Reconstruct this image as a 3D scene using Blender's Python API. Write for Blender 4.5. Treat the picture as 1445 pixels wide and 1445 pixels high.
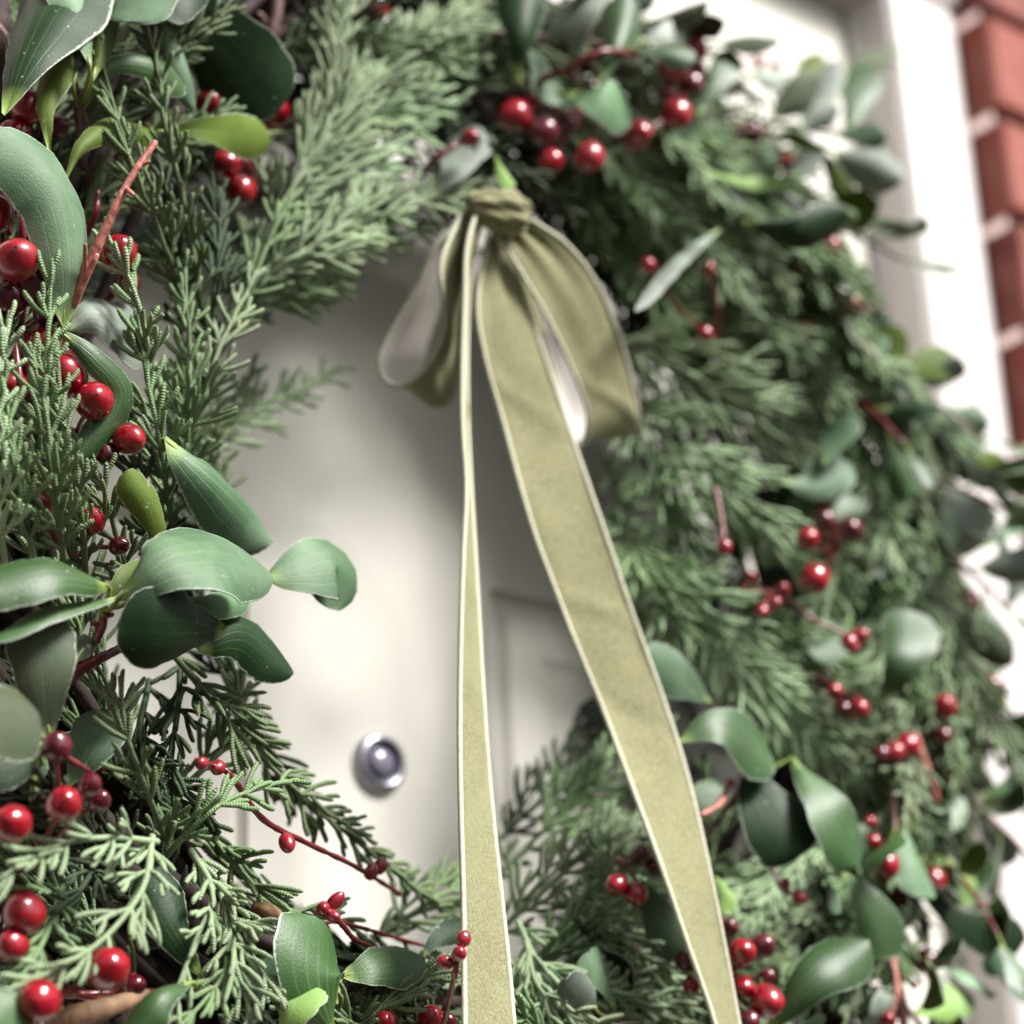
import bpy, math, random
import numpy as np
from mathutils import Vector, Matrix
random.seed(7); RG = np.random.default_rng(11)
for o in list(bpy.data.objects): bpy.data.objects.remove(o)
SC = bpy.context.scene; COL = SC.collection

# ------------------------------------------------------------------ camera
F = 3200.0; W0 = 1445.0
AX = np.array([4343., 1078., F]); AX /= np.linalg.norm(AX)
AZ = np.array([-392., -8080., F]); AZ -= AX*AX.dot(AZ); AZ /= np.linalg.norm(AZ)
AY = np.cross(AZ, AX)
RW = np.stack([AX, AY, AZ])                      # camera (x right, y down, z forward) -> world
def ray(x, y): return RW @ np.array([x-722.5, y-722.5, F])
CAMP = np.array([0, 0, 1.5]) - ray(533, 1078)/F*1.02
cd = bpy.data.cameras.new('camera'); cam = bpy.data.objects.new('camera', cd); COL.objects.link(cam)
right, up, fwd = RW[:, 0], -RW[:, 1], RW[:, 2]
cam.matrix_world = Matrix([[right[i], up[i], -fwd[i], CAMP[i]] for i in range(3)] + [[0, 0, 0, 1]])
cd.sensor_width = 36; cd.lens = 36*F/W0; cd.clip_start = .02; cd.clip_end = 300
cd.dof.use_dof = True; cd.dof.focus_distance = .785; cd.dof.aperture_fstop = 5.4
SC.camera = cam
# ------------------------------------------------------------------ light
SUN_EL, SUN_AZ = math.radians(45), math.radians(20)   # azimuth from -Y (straight out of the door) towards -X
sd = Vector((math.cos(SUN_EL)*math.sin(SUN_AZ), -math.cos(SUN_EL)*math.cos(SUN_AZ), math.sin(SUN_EL)))
w = bpy.data.worlds.new('World'); SC.world = w; w.use_nodes = True
nt = w.node_tree; nt.nodes.clear()
sky = nt.nodes.new('ShaderNodeTexSky'); sky.sky_type = 'NISHITA'; sky.sun_disc = False
sky.sun_elevation = SUN_EL; sky.sun_rotation = math.atan2(sd.x, sd.y)
sky.air_density = 1.0; sky.dust_density = 4.0; sky.ozone_density = 1.0
hs = nt.nodes.new('ShaderNodeHueSaturation'); hs.inputs['Saturation'].default_value = .22
bg = nt.nodes.new('ShaderNodeBackground'); bg.inputs[1].default_value = .055
ow = nt.nodes.new('ShaderNodeOutputWorld')
nt.links.new(sky.outputs[0], hs.inputs['Color']); nt.links.new(hs.outputs[0], bg.inputs[0]); nt.links.new(bg.outputs[0], ow.inputs[0])
sl = bpy.data.lights.new('sun', 'SUN'); sl.energy = 4.2; sl.angle = math.radians(20); sl.color = (1, .975, .94)
so = bpy.data.objects.new('sun', sl); COL.objects.link(so); so.rotation_euler = sd.to_track_quat('Z', 'Y').to_euler()
SC.view_settings.view_transform = 'Standard'; SC.view_settings.look = 'None'
SC.view_settings.gamma = 1; SC.view_settings.use_curve_mapping = False
SC.view_settings.exposure = 1.16
SC.render.engine = 'CYCLES'

# ------------------------------------------------------------------ helpers
def pt(x, y, d):                                  # point at distance d in front of the door seen at photo pixel x, y
    r = ray(x, y); t = (-d-CAMP[1])/r[1]; return CAMP + r*t
def lift(x, y): return .036*min(1, max(0, (x-690)/160))+.016*min(1, max(0, (x-1080)/120))+(.012 if x < 300 else 0)
def ptl(x, y, d): return pt(x, y, d+lift(x, y))
def dep(p): return float((p-CAMP) @ fwd)
def nrm(v): return v/(np.linalg.norm(v)+1e-12)
def mesh(name, V, Q, UV=None, mats=(), mi=None, smooth=True):
    V = np.asarray(V, dtype=np.float32).reshape(-1, 3); Q = np.asarray(Q, dtype=np.int32).reshape(-1, 4)
    m = bpy.data.meshes.new(name)
    m.vertices.add(len(V)); m.vertices.foreach_set('co', V.ravel())
    m.loops.add(Q.size); m.loops.foreach_set('vertex_index', Q.ravel())
    m.polygons.add(len(Q)); m.polygons.foreach_set('loop_start', np.arange(0, Q.size, 4, dtype=np.int32))
    m.polygons.foreach_set('loop_total', np.full(len(Q), 4, dtype=np.int32))
    if UV is not None:
        l = m.uv_layers.new(name='UVMap'); l.data.foreach_set('uv', np.asarray(UV, dtype=np.float32)[Q.ravel()].ravel())
    if mi is not None: m.polygons.foreach_set('material_index', np.asarray(mi, dtype=np.int32))
    m.polygons.foreach_set('use_smooth', np.full(len(Q), smooth, dtype=bool))
    for x in mats: m.materials.append(x)
    m.update(calc_edges=True); m.validate()
    return m
def link(name, me, parent=None, loc=None, label=None):
    o = bpy.data.objects.new(name, me); COL.objects.link(o)
    if parent is not None: o.parent = parent
    if loc is not None: o.location = loc
    if label: o['label'] = label
    return o
def thing(name, label, cat, loc=(0, 0, 0)):
    o = link(name, None, loc=loc, label=label); o['category'] = cat; return o
class MB:                                          # collects quads
    def __init__(s): s.v = []; s.q = []; s.uv = []; s.mi = []; s.n = 0
    def add(s, V, Q, UV=None, mi=0):
        V = np.asarray(V, float).reshape(-1, 3); Q = np.asarray(Q, int).reshape(-1, 4)
        s.v.append(V); s.q.append(Q+s.n); s.n += len(V)
        s.uv.append(np.zeros((len(V), 2)) if UV is None else np.asarray(UV, float).reshape(-1, 2))
        s.mi.append(np.full(len(Q), mi))
    def build(s, name, mats, parent=None, label=None, smooth=True):
        return link(name, s.mesh(name, mats, smooth), parent, None, label)
    def mesh(s, name, mats, smooth=True):
        return mesh(name, np.concatenate(s.v), np.concatenate(s.q), np.concatenate(s.uv), mats, np.concatenate(s.mi), smooth)
def spline(P, n):                                  # Catmull-Rom through P
    P = np.asarray(P, float)
    if len(P) == 2: return P[0]+(P[1]-P[0])*np.linspace(0, 1, n)[:, None]
    E = np.vstack([2*P[0]-P[1], P, 2*P[-1]-P[-2]])
    t = np.linspace(0, len(P)-1-1e-9, n); i = t.astype(int); f = (t-i)[:, None]
    a, b, c, d = E[i], E[i+1], E[i+2], E[i+3]
    return .5*(2*b+(c-a)*f+(2*a-5*b+4*c-d)*f**2+(3*b-a-3*c+d)*f**3)
def grid_q(r, c, wrap=False):
    i, j = np.meshgrid(np.arange(r-1), np.arange(c if wrap else c-1), indexing='ij'); j2 = (j+1) % c
    return np.stack([i*c+j, i*c+j2, (i+1)*c+j2, (i+1)*c+j], -1).reshape(-1, 4)
def tube(mb, P, rad, sides=8, mi=0, cap=True, vs=1.0, jitter=0):
    P = np.asarray(P, float); n = len(P); T = np.gradient(P, axis=0); T /= np.linalg.norm(T, axis=1)[:, None]+1e-12
    rad = np.broadcast_to(np.asarray(rad, float), (n,)).copy()
    a = np.array([0, 0, 1.]) if abs(T[0][2]) < .9 else np.array([1., 0, 0]); N = []
    u = nrm(np.cross(T[0], a))
    for k in range(n):
        u = nrm(u-T[k]*u.dot(T[k])); N.append(u)
    N = np.array(N); B = np.cross(T, N)
    L = np.r_[0, np.cumsum(np.linalg.norm(np.diff(P, axis=0), axis=1))]
    if cap:
        r0, r1 = rad[0], rad[-1]
        P = np.vstack([P[0]-T[0]*r0*.7, P[0]-T[0]*r0*.5, P, P[-1]+T[-1]*r1*.5, P[-1]+T[-1]*r1*.8])
        N = np.vstack([N[0], N[0], N, N[-1], N[-1]]); B = np.vstack([B[0], B[0], B, B[-1], B[-1]])
        rad = np.r_[r0*.02, r0*.65, rad, r1*.7, r1*.02]; L = np.r_[L[0], L[0], L, L[-1], L[-1]]; n += 4
    if jitter: rad = rad*(1+RG.normal(0, jitter, n))
    th = np.arange(sides)/sides*2*np.pi
    V = P[:, None]+rad[:, None, None]*(np.cos(th)[None, :, None]*N[:, None]+np.sin(th)[None, :, None]*B[:, None])
    UV = np.stack(np.broadcast_arrays(th[None]/(2*np.pi), L[:, None]*1000*vs), -1)
    mb.add(V, grid_q(n, sides, True), UV, mi)
def box(mb, lo, hi, bev=0, mi=0):
    (a, b, c), (d, e, f) = lo, hi; g = bev
    if not g:
        V = [(x, y, z) for x in (a, d) for y in (b, e) for z in (c, f)]
        mb.add(V, [(0, 1, 3, 2), (4, 6, 7, 5), (0, 4, 5, 1), (2, 3, 7, 6), (0, 2, 6, 4), (1, 5, 7, 3)], None, mi); return
    # bevelled front (-Y) face
    V = [(a, e, c), (d, e, c), (d, e, f), (a, e, f), (a, b+g, c), (d, b+g, c), (d, b+g, f), (a, b+g, f),
         (a+g, b, c+g), (d-g, b, c+g), (d-g, b, f-g), (a+g, b, f-g)]
    Q = [(0, 3, 2, 1)]
    for k in range(4):
        l = (k+1) % 4; Q += [(k, l, 4+l, 4+k), (4+k, 4+l, 8+l, 8+k)]
    Q.append((8, 9, 10, 11)); mb.add(V, Q, None, mi)

# ------------------------------------------------------------------ materials
def mat(name):
    m = bpy.data.materials.new(name); m.use_nodes = True; n = m.node_tree; b = n.nodes['Principled BSDF']; return m, n, b
def nd(n, t, **k):
    x = n.nodes.new(t)
    for a, v in k.items(): setattr(x, a, v)
    return x
def rgb(c): return (c[0], c[1], c[2], 1)
def mixc(n, fac, a, b, bt='MIX'):
    x = nd(n, 'ShaderNodeMix', data_type='RGBA', blend_type=bt)
    for s, v in ((0, fac), (6, a), (7, b)):
        if hasattr(v, 'default_value') or hasattr(v, 'links'): n.links.new(v, x.inputs[s])
        else: x.inputs[s].default_value = v if s == 0 else rgb(v)
    return x.outputs[2]
def mth(n, op, a, b=None, c=None, clamp=False):
    x = nd(n, 'ShaderNodeMath', operation=op, use_clamp=clamp)
    for i, v in enumerate((a, b, c)):
        if v is None: continue
        if isinstance(v, (int, float)): x.inputs[i].default_value = v
        else: n.links.new(v, x.inputs[i])
    return x.outputs[0]
def noise(n, scale, detail=3, vec=None, rough=.5):
    x = nd(n, 'ShaderNodeTexNoise'); x.inputs['Scale'].default_value = scale; x.inputs['Detail'].default_value = detail
    x.inputs['Roughness'].default_value = rough
    if vec is not None: n.links.new(vec, x.inputs['Vector'])
    return x.outputs['Fac']
def ramp(n, fac, p0, p1):
    x = nd(n, 'ShaderNodeMapRange'); x.inputs[1].default_value = p0; x.inputs[2].default_value = p1; n.links.new(fac, x.inputs[0]); return x.outputs[0]
def bump(n, b, h, s, dist=.001):
    x = nd(n, 'ShaderNodeBump'); x.inputs['Strength'].default_value = s; x.inputs['Distance'].default_value = dist
    n.links.new(h, x.inputs['Height']); n.links.new(x.outputs[0], b.inputs['Normal'])
def objc(n): return nd(n, 'ShaderNodeTexCoord').outputs['Object']
def simple(name, c, rough=.5, var=.15, scale=60, bs=.2, c2=None, coat=0, metal=0):
    m, n, b = mat(name); nz = noise(n, scale, 4, objc(n))
    c2 = c2 or tuple(x*(1-var*2) for x in c)
    n.links.new(mixc(n, ramp(n, nz, .3, .7), c2, c), b.inputs['Base Color'])
    b.inputs['Roughness'].default_value = rough; b.inputs['Coat Weight'].default_value = coat; b.inputs['Coat Roughness'].default_value = .1
    b.inputs['Metallic'].default_value = metal
    if bs: bump(n, b, nz, bs, .002)
    return m
def leaf_mat(name, c, vein=(.30, .42, .10), vamt=.6, rough=.58, spec=.35, bloom=.35, bloomc=(.30, .42, .32)):
    m, n, b = mat(name)
    uv = nd(n, 'ShaderNodeSeparateXYZ'); tc = nd(n, 'ShaderNodeTexCoord'); n.links.new(tc.outputs['UV'], uv.inputs[0])
    u = mth(n, 'MULTIPLY_ADD', uv.outputs[0], 2, -1); v = uv.outputs[1]; au = mth(n, 'ABSOLUTE', u)
    nz = noise(n, 55, 4, objc(n)); fine = noise(n, 1400, 2, objc(n))
    base = mixc(n, ramp(n, nz, .25, .75), tuple(x*.72 for x in c), c)
    bl = mth(n, 'MULTIPLY', ramp(n, noise(n, 38, 3, objc(n)), .42, .75), bloom, clamp=True)
    base = mixc(n, bl, base, bloomc)
    vm = None                                       # veins converge at the base because u is normalised
    for k, wd in ((0, .05), (.30, .035), (.62, .03)):
        t = mth(n, 'SUBTRACT', 1, mth(n, 'DIVIDE', mth(n, 'ABSOLUTE', mth(n, 'SUBTRACT', au, k)), wd), clamp=True)
        vm = t if vm is None else mth(n, 'MAXIMUM', vm, t)
    fade = mth(n, 'POWER', mth(n, 'SUBTRACT', 1, v, clamp=True), 1.6)
    vmm = mth(n, 'MULTIPLY', mth(n, 'MULTIPLY', vm, fade), vamt, clamp=True)
    base = mixc(n, vmm, base, vein)
    basel = mth(n, 'MULTIPLY', mth(n, 'SUBTRACT', 1, mth(n, 'MULTIPLY', v, 7), clamp=True), .8)
    base = mixc(n, basel, base, vein)
    e = mth(n, 'ADD', au, mth(n, 'MULTIPLY', mth(n, 'SUBTRACT', noise(n, 900, 2, objc(n)), .5), .10))
    em = mth(n, 'MULTIPLY', ramp(n, e, .965, .985), .55, clamp=True)
    base = mixc(n, em, base, (.55, .6, .5))
    fk = ramp(n, noise(n, 420, 1, objc(n)), .74, .80); base = mixc(n, mth(n, 'MULTIPLY', fk, .45, clamp=True), base, (.4, .45, .36))
    hsv = nd(n, 'ShaderNodeHueSaturation'); oi = nd(n, 'ShaderNodeObjectInfo')
    n.links.new(mth(n, 'MULTIPLY_ADD', oi.outputs['Random'], .5, .75), hsv.inputs['Value'])
    n.links.new(base, hsv.inputs['Color']); n.links.new(hsv.outputs[0], b.inputs['Base Color'])
    b.inputs['Roughness'].default_value = rough; b.inputs['Specular IOR Level'].default_value = spec
    wv = nd(n, 'ShaderNodeTexWave', bands_direction='X'); wv.inputs['Scale'].default_value = 16; wv.inputs['Distortion'].default_value = .6
    n.links.new(tc.outputs['UV'], wv.inputs[0])
    h = mth(n, 'ADD', mth(n, 'MULTIPLY', fine, .9), mth(n, 'ADD', mth(n, 'MULTIPLY', mth(n, 'MULTIPLY', vm, fade), -.8), mth(n, 'MULTIPLY', wv.outputs['Fac'], .03)))
    bump(n, b, h, .35, .0005)
    return m
def needle_mat(name, c, pale, amt=.55):
    m, n, b = mat(name)
    tc = nd(n, 'ShaderNodeTexCoord'); uv = nd(n, 'ShaderNodeSeparateXYZ'); n.links.new(tc.outputs['UV'], uv.inputs[0])
    wob = mth(n, 'MULTIPLY', noise(n, 900, 2, objc(n)), .9)
    s = mth(n, 'SINE', mth(n, 'MULTIPLY', mth(n, 'ADD', uv.outputs[1], wob), 6.2832/1.0))
    ring = ramp(n, s, .1, .95); nz = noise(n, 70, 3, objc(n))
    base = mixc(n, ramp(n, nz, .3, .7), tuple(x*.62 for x in c), c)
    base = mixc(n, mth(n, 'MULTIPLY', ring, amt, clamp=True), base, pale)
    hsv = nd(n, 'ShaderNodeHueSaturation'); oi = nd(n, 'ShaderNodeObjectInfo')
    n.links.new(mth(n, 'MULTIPLY_ADD', oi.outputs['Random'], .5, .75), hsv.inputs['Value'])
    n.links.new(mth(n, 'MULTIPLY_ADD', oi.outputs['Random'], .03, .485), hsv.inputs['Hue'])
    n.links.new(base, hsv.inputs['Color']); n.links.new(hsv.outputs[0], b.inputs['Base Color'])
    b.inputs['Roughness'].default_value = .55; b.inputs['Specular IOR Level'].default_value = .35
    bump(n, b, s, .4, .0004)
    return m
def berry_mat(name, c, dark):
    m, n, b = mat(name); nz = noise(n, 1.2, 3, objc(n))
    n.links.new(mixc(n, ramp(n, nz, .35, .6), dark, c), b.inputs['Base Color'])
    oi = nd(n, 'ShaderNodeObjectInfo'); n.links.new(mth(n, 'MULTIPLY_ADD', oi.outputs['Random'], .22, .14), b.inputs['Roughness']); b.inputs['Specular IOR Level'].default_value = .5
    b.inputs['Coat Weight'].default_value = .7; b.inputs['Coat Roughness'].default_value = .05
    bump(n, b, noise(n, 1.3, 0, objc(n)), .05, .25)
    return m
M = {}
M['sage'] = leaf_mat('leaf_sage_fabric', (.085, .165, .08), bloom=.7, bloomc=(.23, .34, .22), vamt=.45)
M['teal'] = leaf_mat('leaf_blue_green_fabric', (.055, .11, .055), bloom=.4, bloomc=(.20, .29, .19), vamt=.4)
M['green'] = leaf_mat('leaf_green_fabric', (.028, .075, .018), bloom=.15, bloomc=(.17, .27, .13), vamt=.4, rough=.46, spec=.45)
M['dark'] = leaf_mat('leaf_dark_green_fabric', (.009, .028, .008), vamt=.15, bloom=.02, rough=.5, spec=.2)
M['grey'] = leaf_mat('leaf_grey_fabric', (.13, .16, .13), vamt=.3, bloom=.8, bloomc=(.33, .38, .33))
M['drab'] = leaf_mat('leaf_drab_olive_fabric', (.05, .065, .03), vamt=.1, bloom=.1, rough=.6, spec=.2)
M['olive'] = leaf_mat('leaf_olive_underside', (.085, .13, .018), vamt=.3, bloom=.1, spec=.2, bloomc=(.16, .22, .06), rough=.55)
M['lime'] = leaf_mat('leaf_lime_fabric', (.20, .34, .08), vamt=.5, bloom=.2)
M['rim'] = simple('frayed_fabric_edge', (.42, .47, .38), .8, .25, 900, .3)
M['petiole'] = simple('lime_petiole_plastic', (.20, .27, .06), .4, .15)
M['n_mid'] = needle_mat('conifer_green', (.105, .168, .062), (.34, .445, .25), .5)
M['n_lite'] = needle_mat('conifer_frosted_mint', (.205, .29, .145), (.53, .64, .435), .55)
M['n_dark'] = needle_mat('conifer_deep_shade_green', (.022, .040, .015), (.065, .10, .045), .5)  # deep green, darkened so shade in the gaps sits in the colour
M['berry'] = berry_mat('berry_crimson', (.28, .0015, .010), (.15, .001, .005))
M['berry_dark'] = berry_mat('berry_maroon', (.10, .002, .010), (.05, .001, .006))
M['bead'] = berry_mat('berry_rosy_red', (.27, .012, .022), (.17, .006, .012))
M['stem_red'] = simple('twig_dark_red', (.16, .015, .018), .35, .25, 200, .3, coat=.3)
M['stem_pink'] = simple('twig_salmon', (.50, .17, .13), .5, .25, 300, .4)
M['stem_brown'] = simple('vine_dark_brown', (.035, .017, .012), .8, .3, 120, .5)  # near-black brown: shade of the wreath core is put into the colour
M['stem_mauve'] = simple('twig_mauve_brown', (.22, .12, .11), .6, .25, 200, .4)
M['paper'] = simple('brown_paper_tape', (.30, .17, .09), .7, .3, 90, .6)
M['velvet'] = None
def velvet():
    m, n, b = mat('ribbon_olive_velvet'); nz = noise(n, 34, 5, objc(n), .65); f = noise(n, 1100, 2, objc(n))
    c = mixc(n, ramp(n, nz, .3, .7), (.092, .092, .040), (.18, .176, .082))
    c = mixc(n, ramp(n, f, .3, .75), c, (.255, .245, .145))
    n.links.new(c, b.inputs['Base Color']); b.inputs['Roughness'].default_value = .8
    b.inputs['Sheen Weight'].default_value = .5; b.inputs['Sheen Roughness'].default_value = .4; b.inputs['Sheen Tint'].default_value = (.9, .9, .6, 1)
    b.inputs['Specular IOR Level'].default_value = .2
    bump(n, b, mth(n, 'ADD', mth(n, 'MULTIPLY', nz, 1.5), f), .3, .001); return m
M['velvet'] = velvet()
M['satin'] = simple('ribbon_satin_back', (.68, .63, .60), .42, .06, 40, .1)
M['piping'] = simple('ribbon_cream_edge', (.46, .45, .34), .7, .06, 400, .2)
M['door'] = simple('door_paint_stone', (.63, .61, .55), .38, .02, 9, 0, c2=(.60, .58, .52))
M['frame'] = simple('frame_paint_white', (.62, .575, .56), .45, .02, 5, 0, c2=(.59, .55, .54))
M['gasket'] = simple('rubber_seal', (.05, .052, .045), .6, .1)
M['steel'] = simple('peephole_steel', (.42, .41, .46), .28, .05, 40, 0, metal=1)
M['steel_dark'] = simple('peephole_dark_steel', (.10, .10, .13), .3, .05, 40, 0, metal=1)
def lens():
    m, n, b = mat('peephole_lens'); b.inputs['Base Color'].default_value = (.22, .20, .27, 1)
    b.inputs['Roughness'].default_value = .06; b.inputs['Coat Weight'].default_value = 1; b.inputs['IOR'].default_value = 1.6; return m
M['lens'] = lens()
def brickm():
    m, n, b = mat('red_brick'); oi = nd(n, 'ShaderNodeObjectInfo'); nz = noise(n, 45, 5, objc(n)); f = noise(n, 500, 3, objc(n))
    cr = nd(n, 'ShaderNodeValToRGB'); n.links.new(oi.outputs['Random'], cr.inputs[0]); e = cr.color_ramp.elements
    e[0].color = (.10, .022, .022, 1); e[1].color = (.30, .085, .05, 1)
    for p, c in ((.3, (.17, .038, .03, 1)), (.65, (.25, .062, .042, 1))):
        x = e.new(p); x.color = c
    c = mixc(n, ramp(n, nz, .35, .75), cr.outputs[0], (.28, .10, .08))
    n.links.new(c, b.inputs['Base Color']); b.inputs['Roughness'].default_value = .9
    bump(n, b, mth(n, 'ADD', nz, mth(n, 'MULTIPLY', f, .4)), .6, .004); return m
M['brick'] = brickm()
M['mortar'] = simple('mortar_pale', (.56, .43, .40), .95, .12, 300, .5)
M['stone'] = simple('paving_stone', (.13, .125, .115), .9, .15, 14, .3)

# ------------------------------------------------------------------ setting
mb = MB(); box(mb, (-40, -60, -.3), (40, 6, -.02)); g = mb.build('ground', [M['stone']]); g['kind'] = 'structure'; g['label'] = 'dark stone paved ground before the house'  # unseen ground, colour darkened to weaken light bounced onto undersides
# brick wall round the door opening
FX, DX, DT = .443, .371, 2.043
WF = -.056                                          # brick face
TOPF = DT+.075
wall = thing('brick_wall', 'red brick house wall with pale mortar to the right of the door frame', 'wall')
mb = MB()
for lo, hi in (((-3, WF+.009, -.02), (-FX-.003, .25, TOPF+.003)), ((FX+.003, WF+.009, -.02), (3, .25, TOPF+.003)), ((-3, WF+.009, TOPF+.003), (3, .25, 3.2))): box(mb, lo, hi)
mb.build('mortar', [M['mortar']], wall)
BL, BH, JO = .215, .065, .010
brick_me = {}
def brick_data(L):
    k = (round(L, 3), random.randrange(3))
    if k not in brick_me:
        b2 = MB(); box(b2, (0, WF, 0), (L, WF+.10, BH), .0022); m_ = b2.mesh('brick', [M['brick']], False)
        for v in m_.vertices:
            v.co += Vector([random.uniform(-1, 1)*.0009 for _ in range(3)])
        brick_me[k] = m_
    return brick_me[k]
z0 = 2.124-.010-.075*28-.003; far = MB(); nb = 0
for c in range(-1, 43):
    z = z0+c*.075+.01
    if z < -.02 or z > 3.1: continue
    for s in (1, -1):
        x = FX if z < TOPF else 0.0
        end = 3.0; L = .1025 if c % 2 else BL
        while x < end:
            X0 = x if s > 0 else -x-L
            near = s > 0 and z > .9 and x+L < 1.75 or s < 0 and z > 1.2 and z < 2.6 and x < 1.0
            if near: link('brick', brick_data(L), wall, (X0, 0, z)); nb += 1
            else:
                box(far, (X0, WF, z), (X0+L, WF+.05, z+BH))
            x += L+JO; L = BL
fo = far.build('far_bricks', [M['brick']], wall, smooth=False); fo['kind'] = 'stuff'

# door: stiles, rails, muntin, panels with mouldings, peephole
door = thing('front_door', 'stone coloured panelled front door with round steel peephole behind the wreath', 'door')
OX, IX, MX = .367, .262, .068                      # door half width, stile inner edge, muntin half width
rows = [(.22, .80), (.93, 1.597), (1.712, 1.935)]  # panel rows (z)
def bx(name, lo, hi, m='door', par=None, bev=0): q = MB(); box(q, lo, hi, bev); return q.build(name, [M[m]], par or door, smooth=False)
for s in (-1, 1): bx('stile', (min(s*IX, s*OX), 0, .02), (max(s*IX, s*OX), .044, 2.038))
zs = [.02, .22, .80, .93, 1.597, 1.712, 1.935, 2.038]
for k in range(0, 8, 2): bx('rail', (-IX, 0, zs[k]), (IX, .044, zs[k+1]))
for a, b_ in rows: bx('muntin', (-MX, 0, a), (MX, .044, b_))
def panel(x0, x1, z0, z1):
    prof = [(0, 0.0008), (.0015, .003), (.003, .0048), (.0065, .0048), (.0085, .0028), (.011, .0008), (.030, .0008), (.0345, .0025), (.042, .0028)]
    V = []; 
    for i, (o_, y) in enumerate(prof):
        V += [(x0+o_, y, z0+o_), (x1-o_, y, z0+o_), (x1-o_, y, z1-o_), (x0+o_, y, z1-o_)]
    def strip(a, b): return [(4*i+k, 4*i+(k+1) % 4, 4*(i+1)+(k+1) % 4, 4*(i+1)+k) for i in range(a, b) for k in range(4)]
    q = MB(); q.add(V[:24], strip(0, 5)); q.build('moulding', [M['door']], door, smooth=False)
    q = MB(); n8 = len(prof)-1; Q = strip(5, n8)+[(4*n8, 4*n8+1, 4*n8+2, 4*n8+3)]
    q.add(V+[(x0, .03, z0), (x1, .03, z0), (x1, .03, z1), (x0, .03, z1)], Q+[(4*n8+4, 4*n8+7, 4*n8+6, 4*n8+5)]); q.build('panel', [M['door']], door, smooth=False)
for a, b_ in rows:
    panel(MX, IX, a, b_); panel(-IX, -MX, a, b_)
def lathe(mb, prof, c, n=48, mi=0):                # prof (radius, out of door)
    th = np.arange(n)/n*2*np.pi
    V = np.array([[(c[0]+r*math.cos(t), c[1]-y, c[2]+r*math.sin(t)) for t in th] for r, y in prof]); mb.add(V, grid_q(len(prof), n, True), None, mi)
pc = (0, 0, 1.5); q = MB()
lathe(q, [(.0136, 0), (.0136, .0022), (.0128, .0040), (.0112, .0052), (.0098, .0050), (.0092, .0036)], pc)
peep = q.build('peephole', [M['steel']], door)
q = MB(); lathe(q, [(.0092, .0036), (.0086, .0046), (.0080, .0036), (.0072, .0022)], pc); q.build('inner_ring', [M['steel_dark']], peep)
q = MB(); lathe(q, [(.0073, .0020), (.0066, .0036), (.0050, .0050), (.0028, .0058), (.00001, .0061)], pc); q.build('lens', [M['lens']], peep)

# frame
fr = thing('door_frame', 'pinkish white painted door frame between the door and the brickwork', 'door frame')
FD = -.036
def jamb(name, s):
    q = MB(); prof = [(DX, .06), (DX, .002), (DX+.0005, -.004), (DX+.004, -.006), (DX+.006, FD+.007), (DX+.010, FD+.002), (DX+.016, FD), (FX-.014, FD), (FX-.010, FD+.003), (FX-.0045, FD+.004), (FX-.002, FD+.006), (FX-.002, .06)]
    V = [(s*x, y, z) for x, y in prof for z in (-.01, DT+.001)]; q.add(V, grid_q(len(prof), 2)); q.build(name, [M['frame']], fr, smooth=False)
jamb('jamb', 1); jamb('jamb', -1)
q = MB(); prof = [(DT, .06), (DT, .002), (DT+.0005, -.004), (DT+.004, -.006), (DT+.006, FD+.007), (DT+.010, FD+.002), (DT+.016, FD), (TOPF-.014, FD), (TOPF-.010, FD+.003), (TOPF-.002, FD+.006), (TOPF-.002, .06)]
V = [(x, y-.0006, z) for z, y in prof for x in (-FX+.002, FX-.002)]; q.add(V, grid_q(len(prof), 2)); q.build('head', [M['frame']], fr, smooth=False)
for s in (-1, 1): bx('seal', (min(s*OX+s*.0003, s*DX-s*.0003), .006, 0), (max(s*OX+s*.0003, s*DX-s*.0003), .05, 2.040), 'gasket', fr, 0)
bx('seal', (-DX, .0065, 2.0385), (DX, .05, 2.0425), 'gasket', fr, 0)
th = thing('doorstep', 'grey stone doorstep below the front door', 'doorstep'); bx('slab', (-.6, -.45, -.019), (.6, .06, .0), 'stone', th, 0)

# ------------------------------------------------------------------ wreath
WC = np.array([-.012, 0, 1.580]); RM = .240; DC = .085
wreath = thing('christmas_wreath', 'large faux evergreen wreath of conifer sprigs, fabric leaves and red berries on the door', 'wreath', (0, 0, 0))
def ring(th, r, ph):                               # ph 0 = outwards, 90 = towards viewer, 180 = into the hole
    rr = RM+r*math.cos(ph); return np.array([WC[0]+rr*math.cos(th), -(DC+r*math.sin(ph)), WC[2]+rr*math.sin(th)])
# twisted vine hoops
for k in range(36):
    r = RG.uniform(.010, .048); p0 = RG.uniform(0, 6.28); tw = RG.choice([1, 2, -1]); P = []
    for i in range(73):
        t = i/72*2*math.pi; a, b_ = math.sin(t*3+p0*5)*.006, math.cos(t*4+p0*3)*.005
        P.append(ring(t, r+a, p0+tw*t+b_))
    q = MB(); tube(q, P, RG.uniform(.0022, .0044), 6, cap=False, jitter=.12); q.build('vine_hoop', [M['stem_brown']], wreath)

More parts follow.
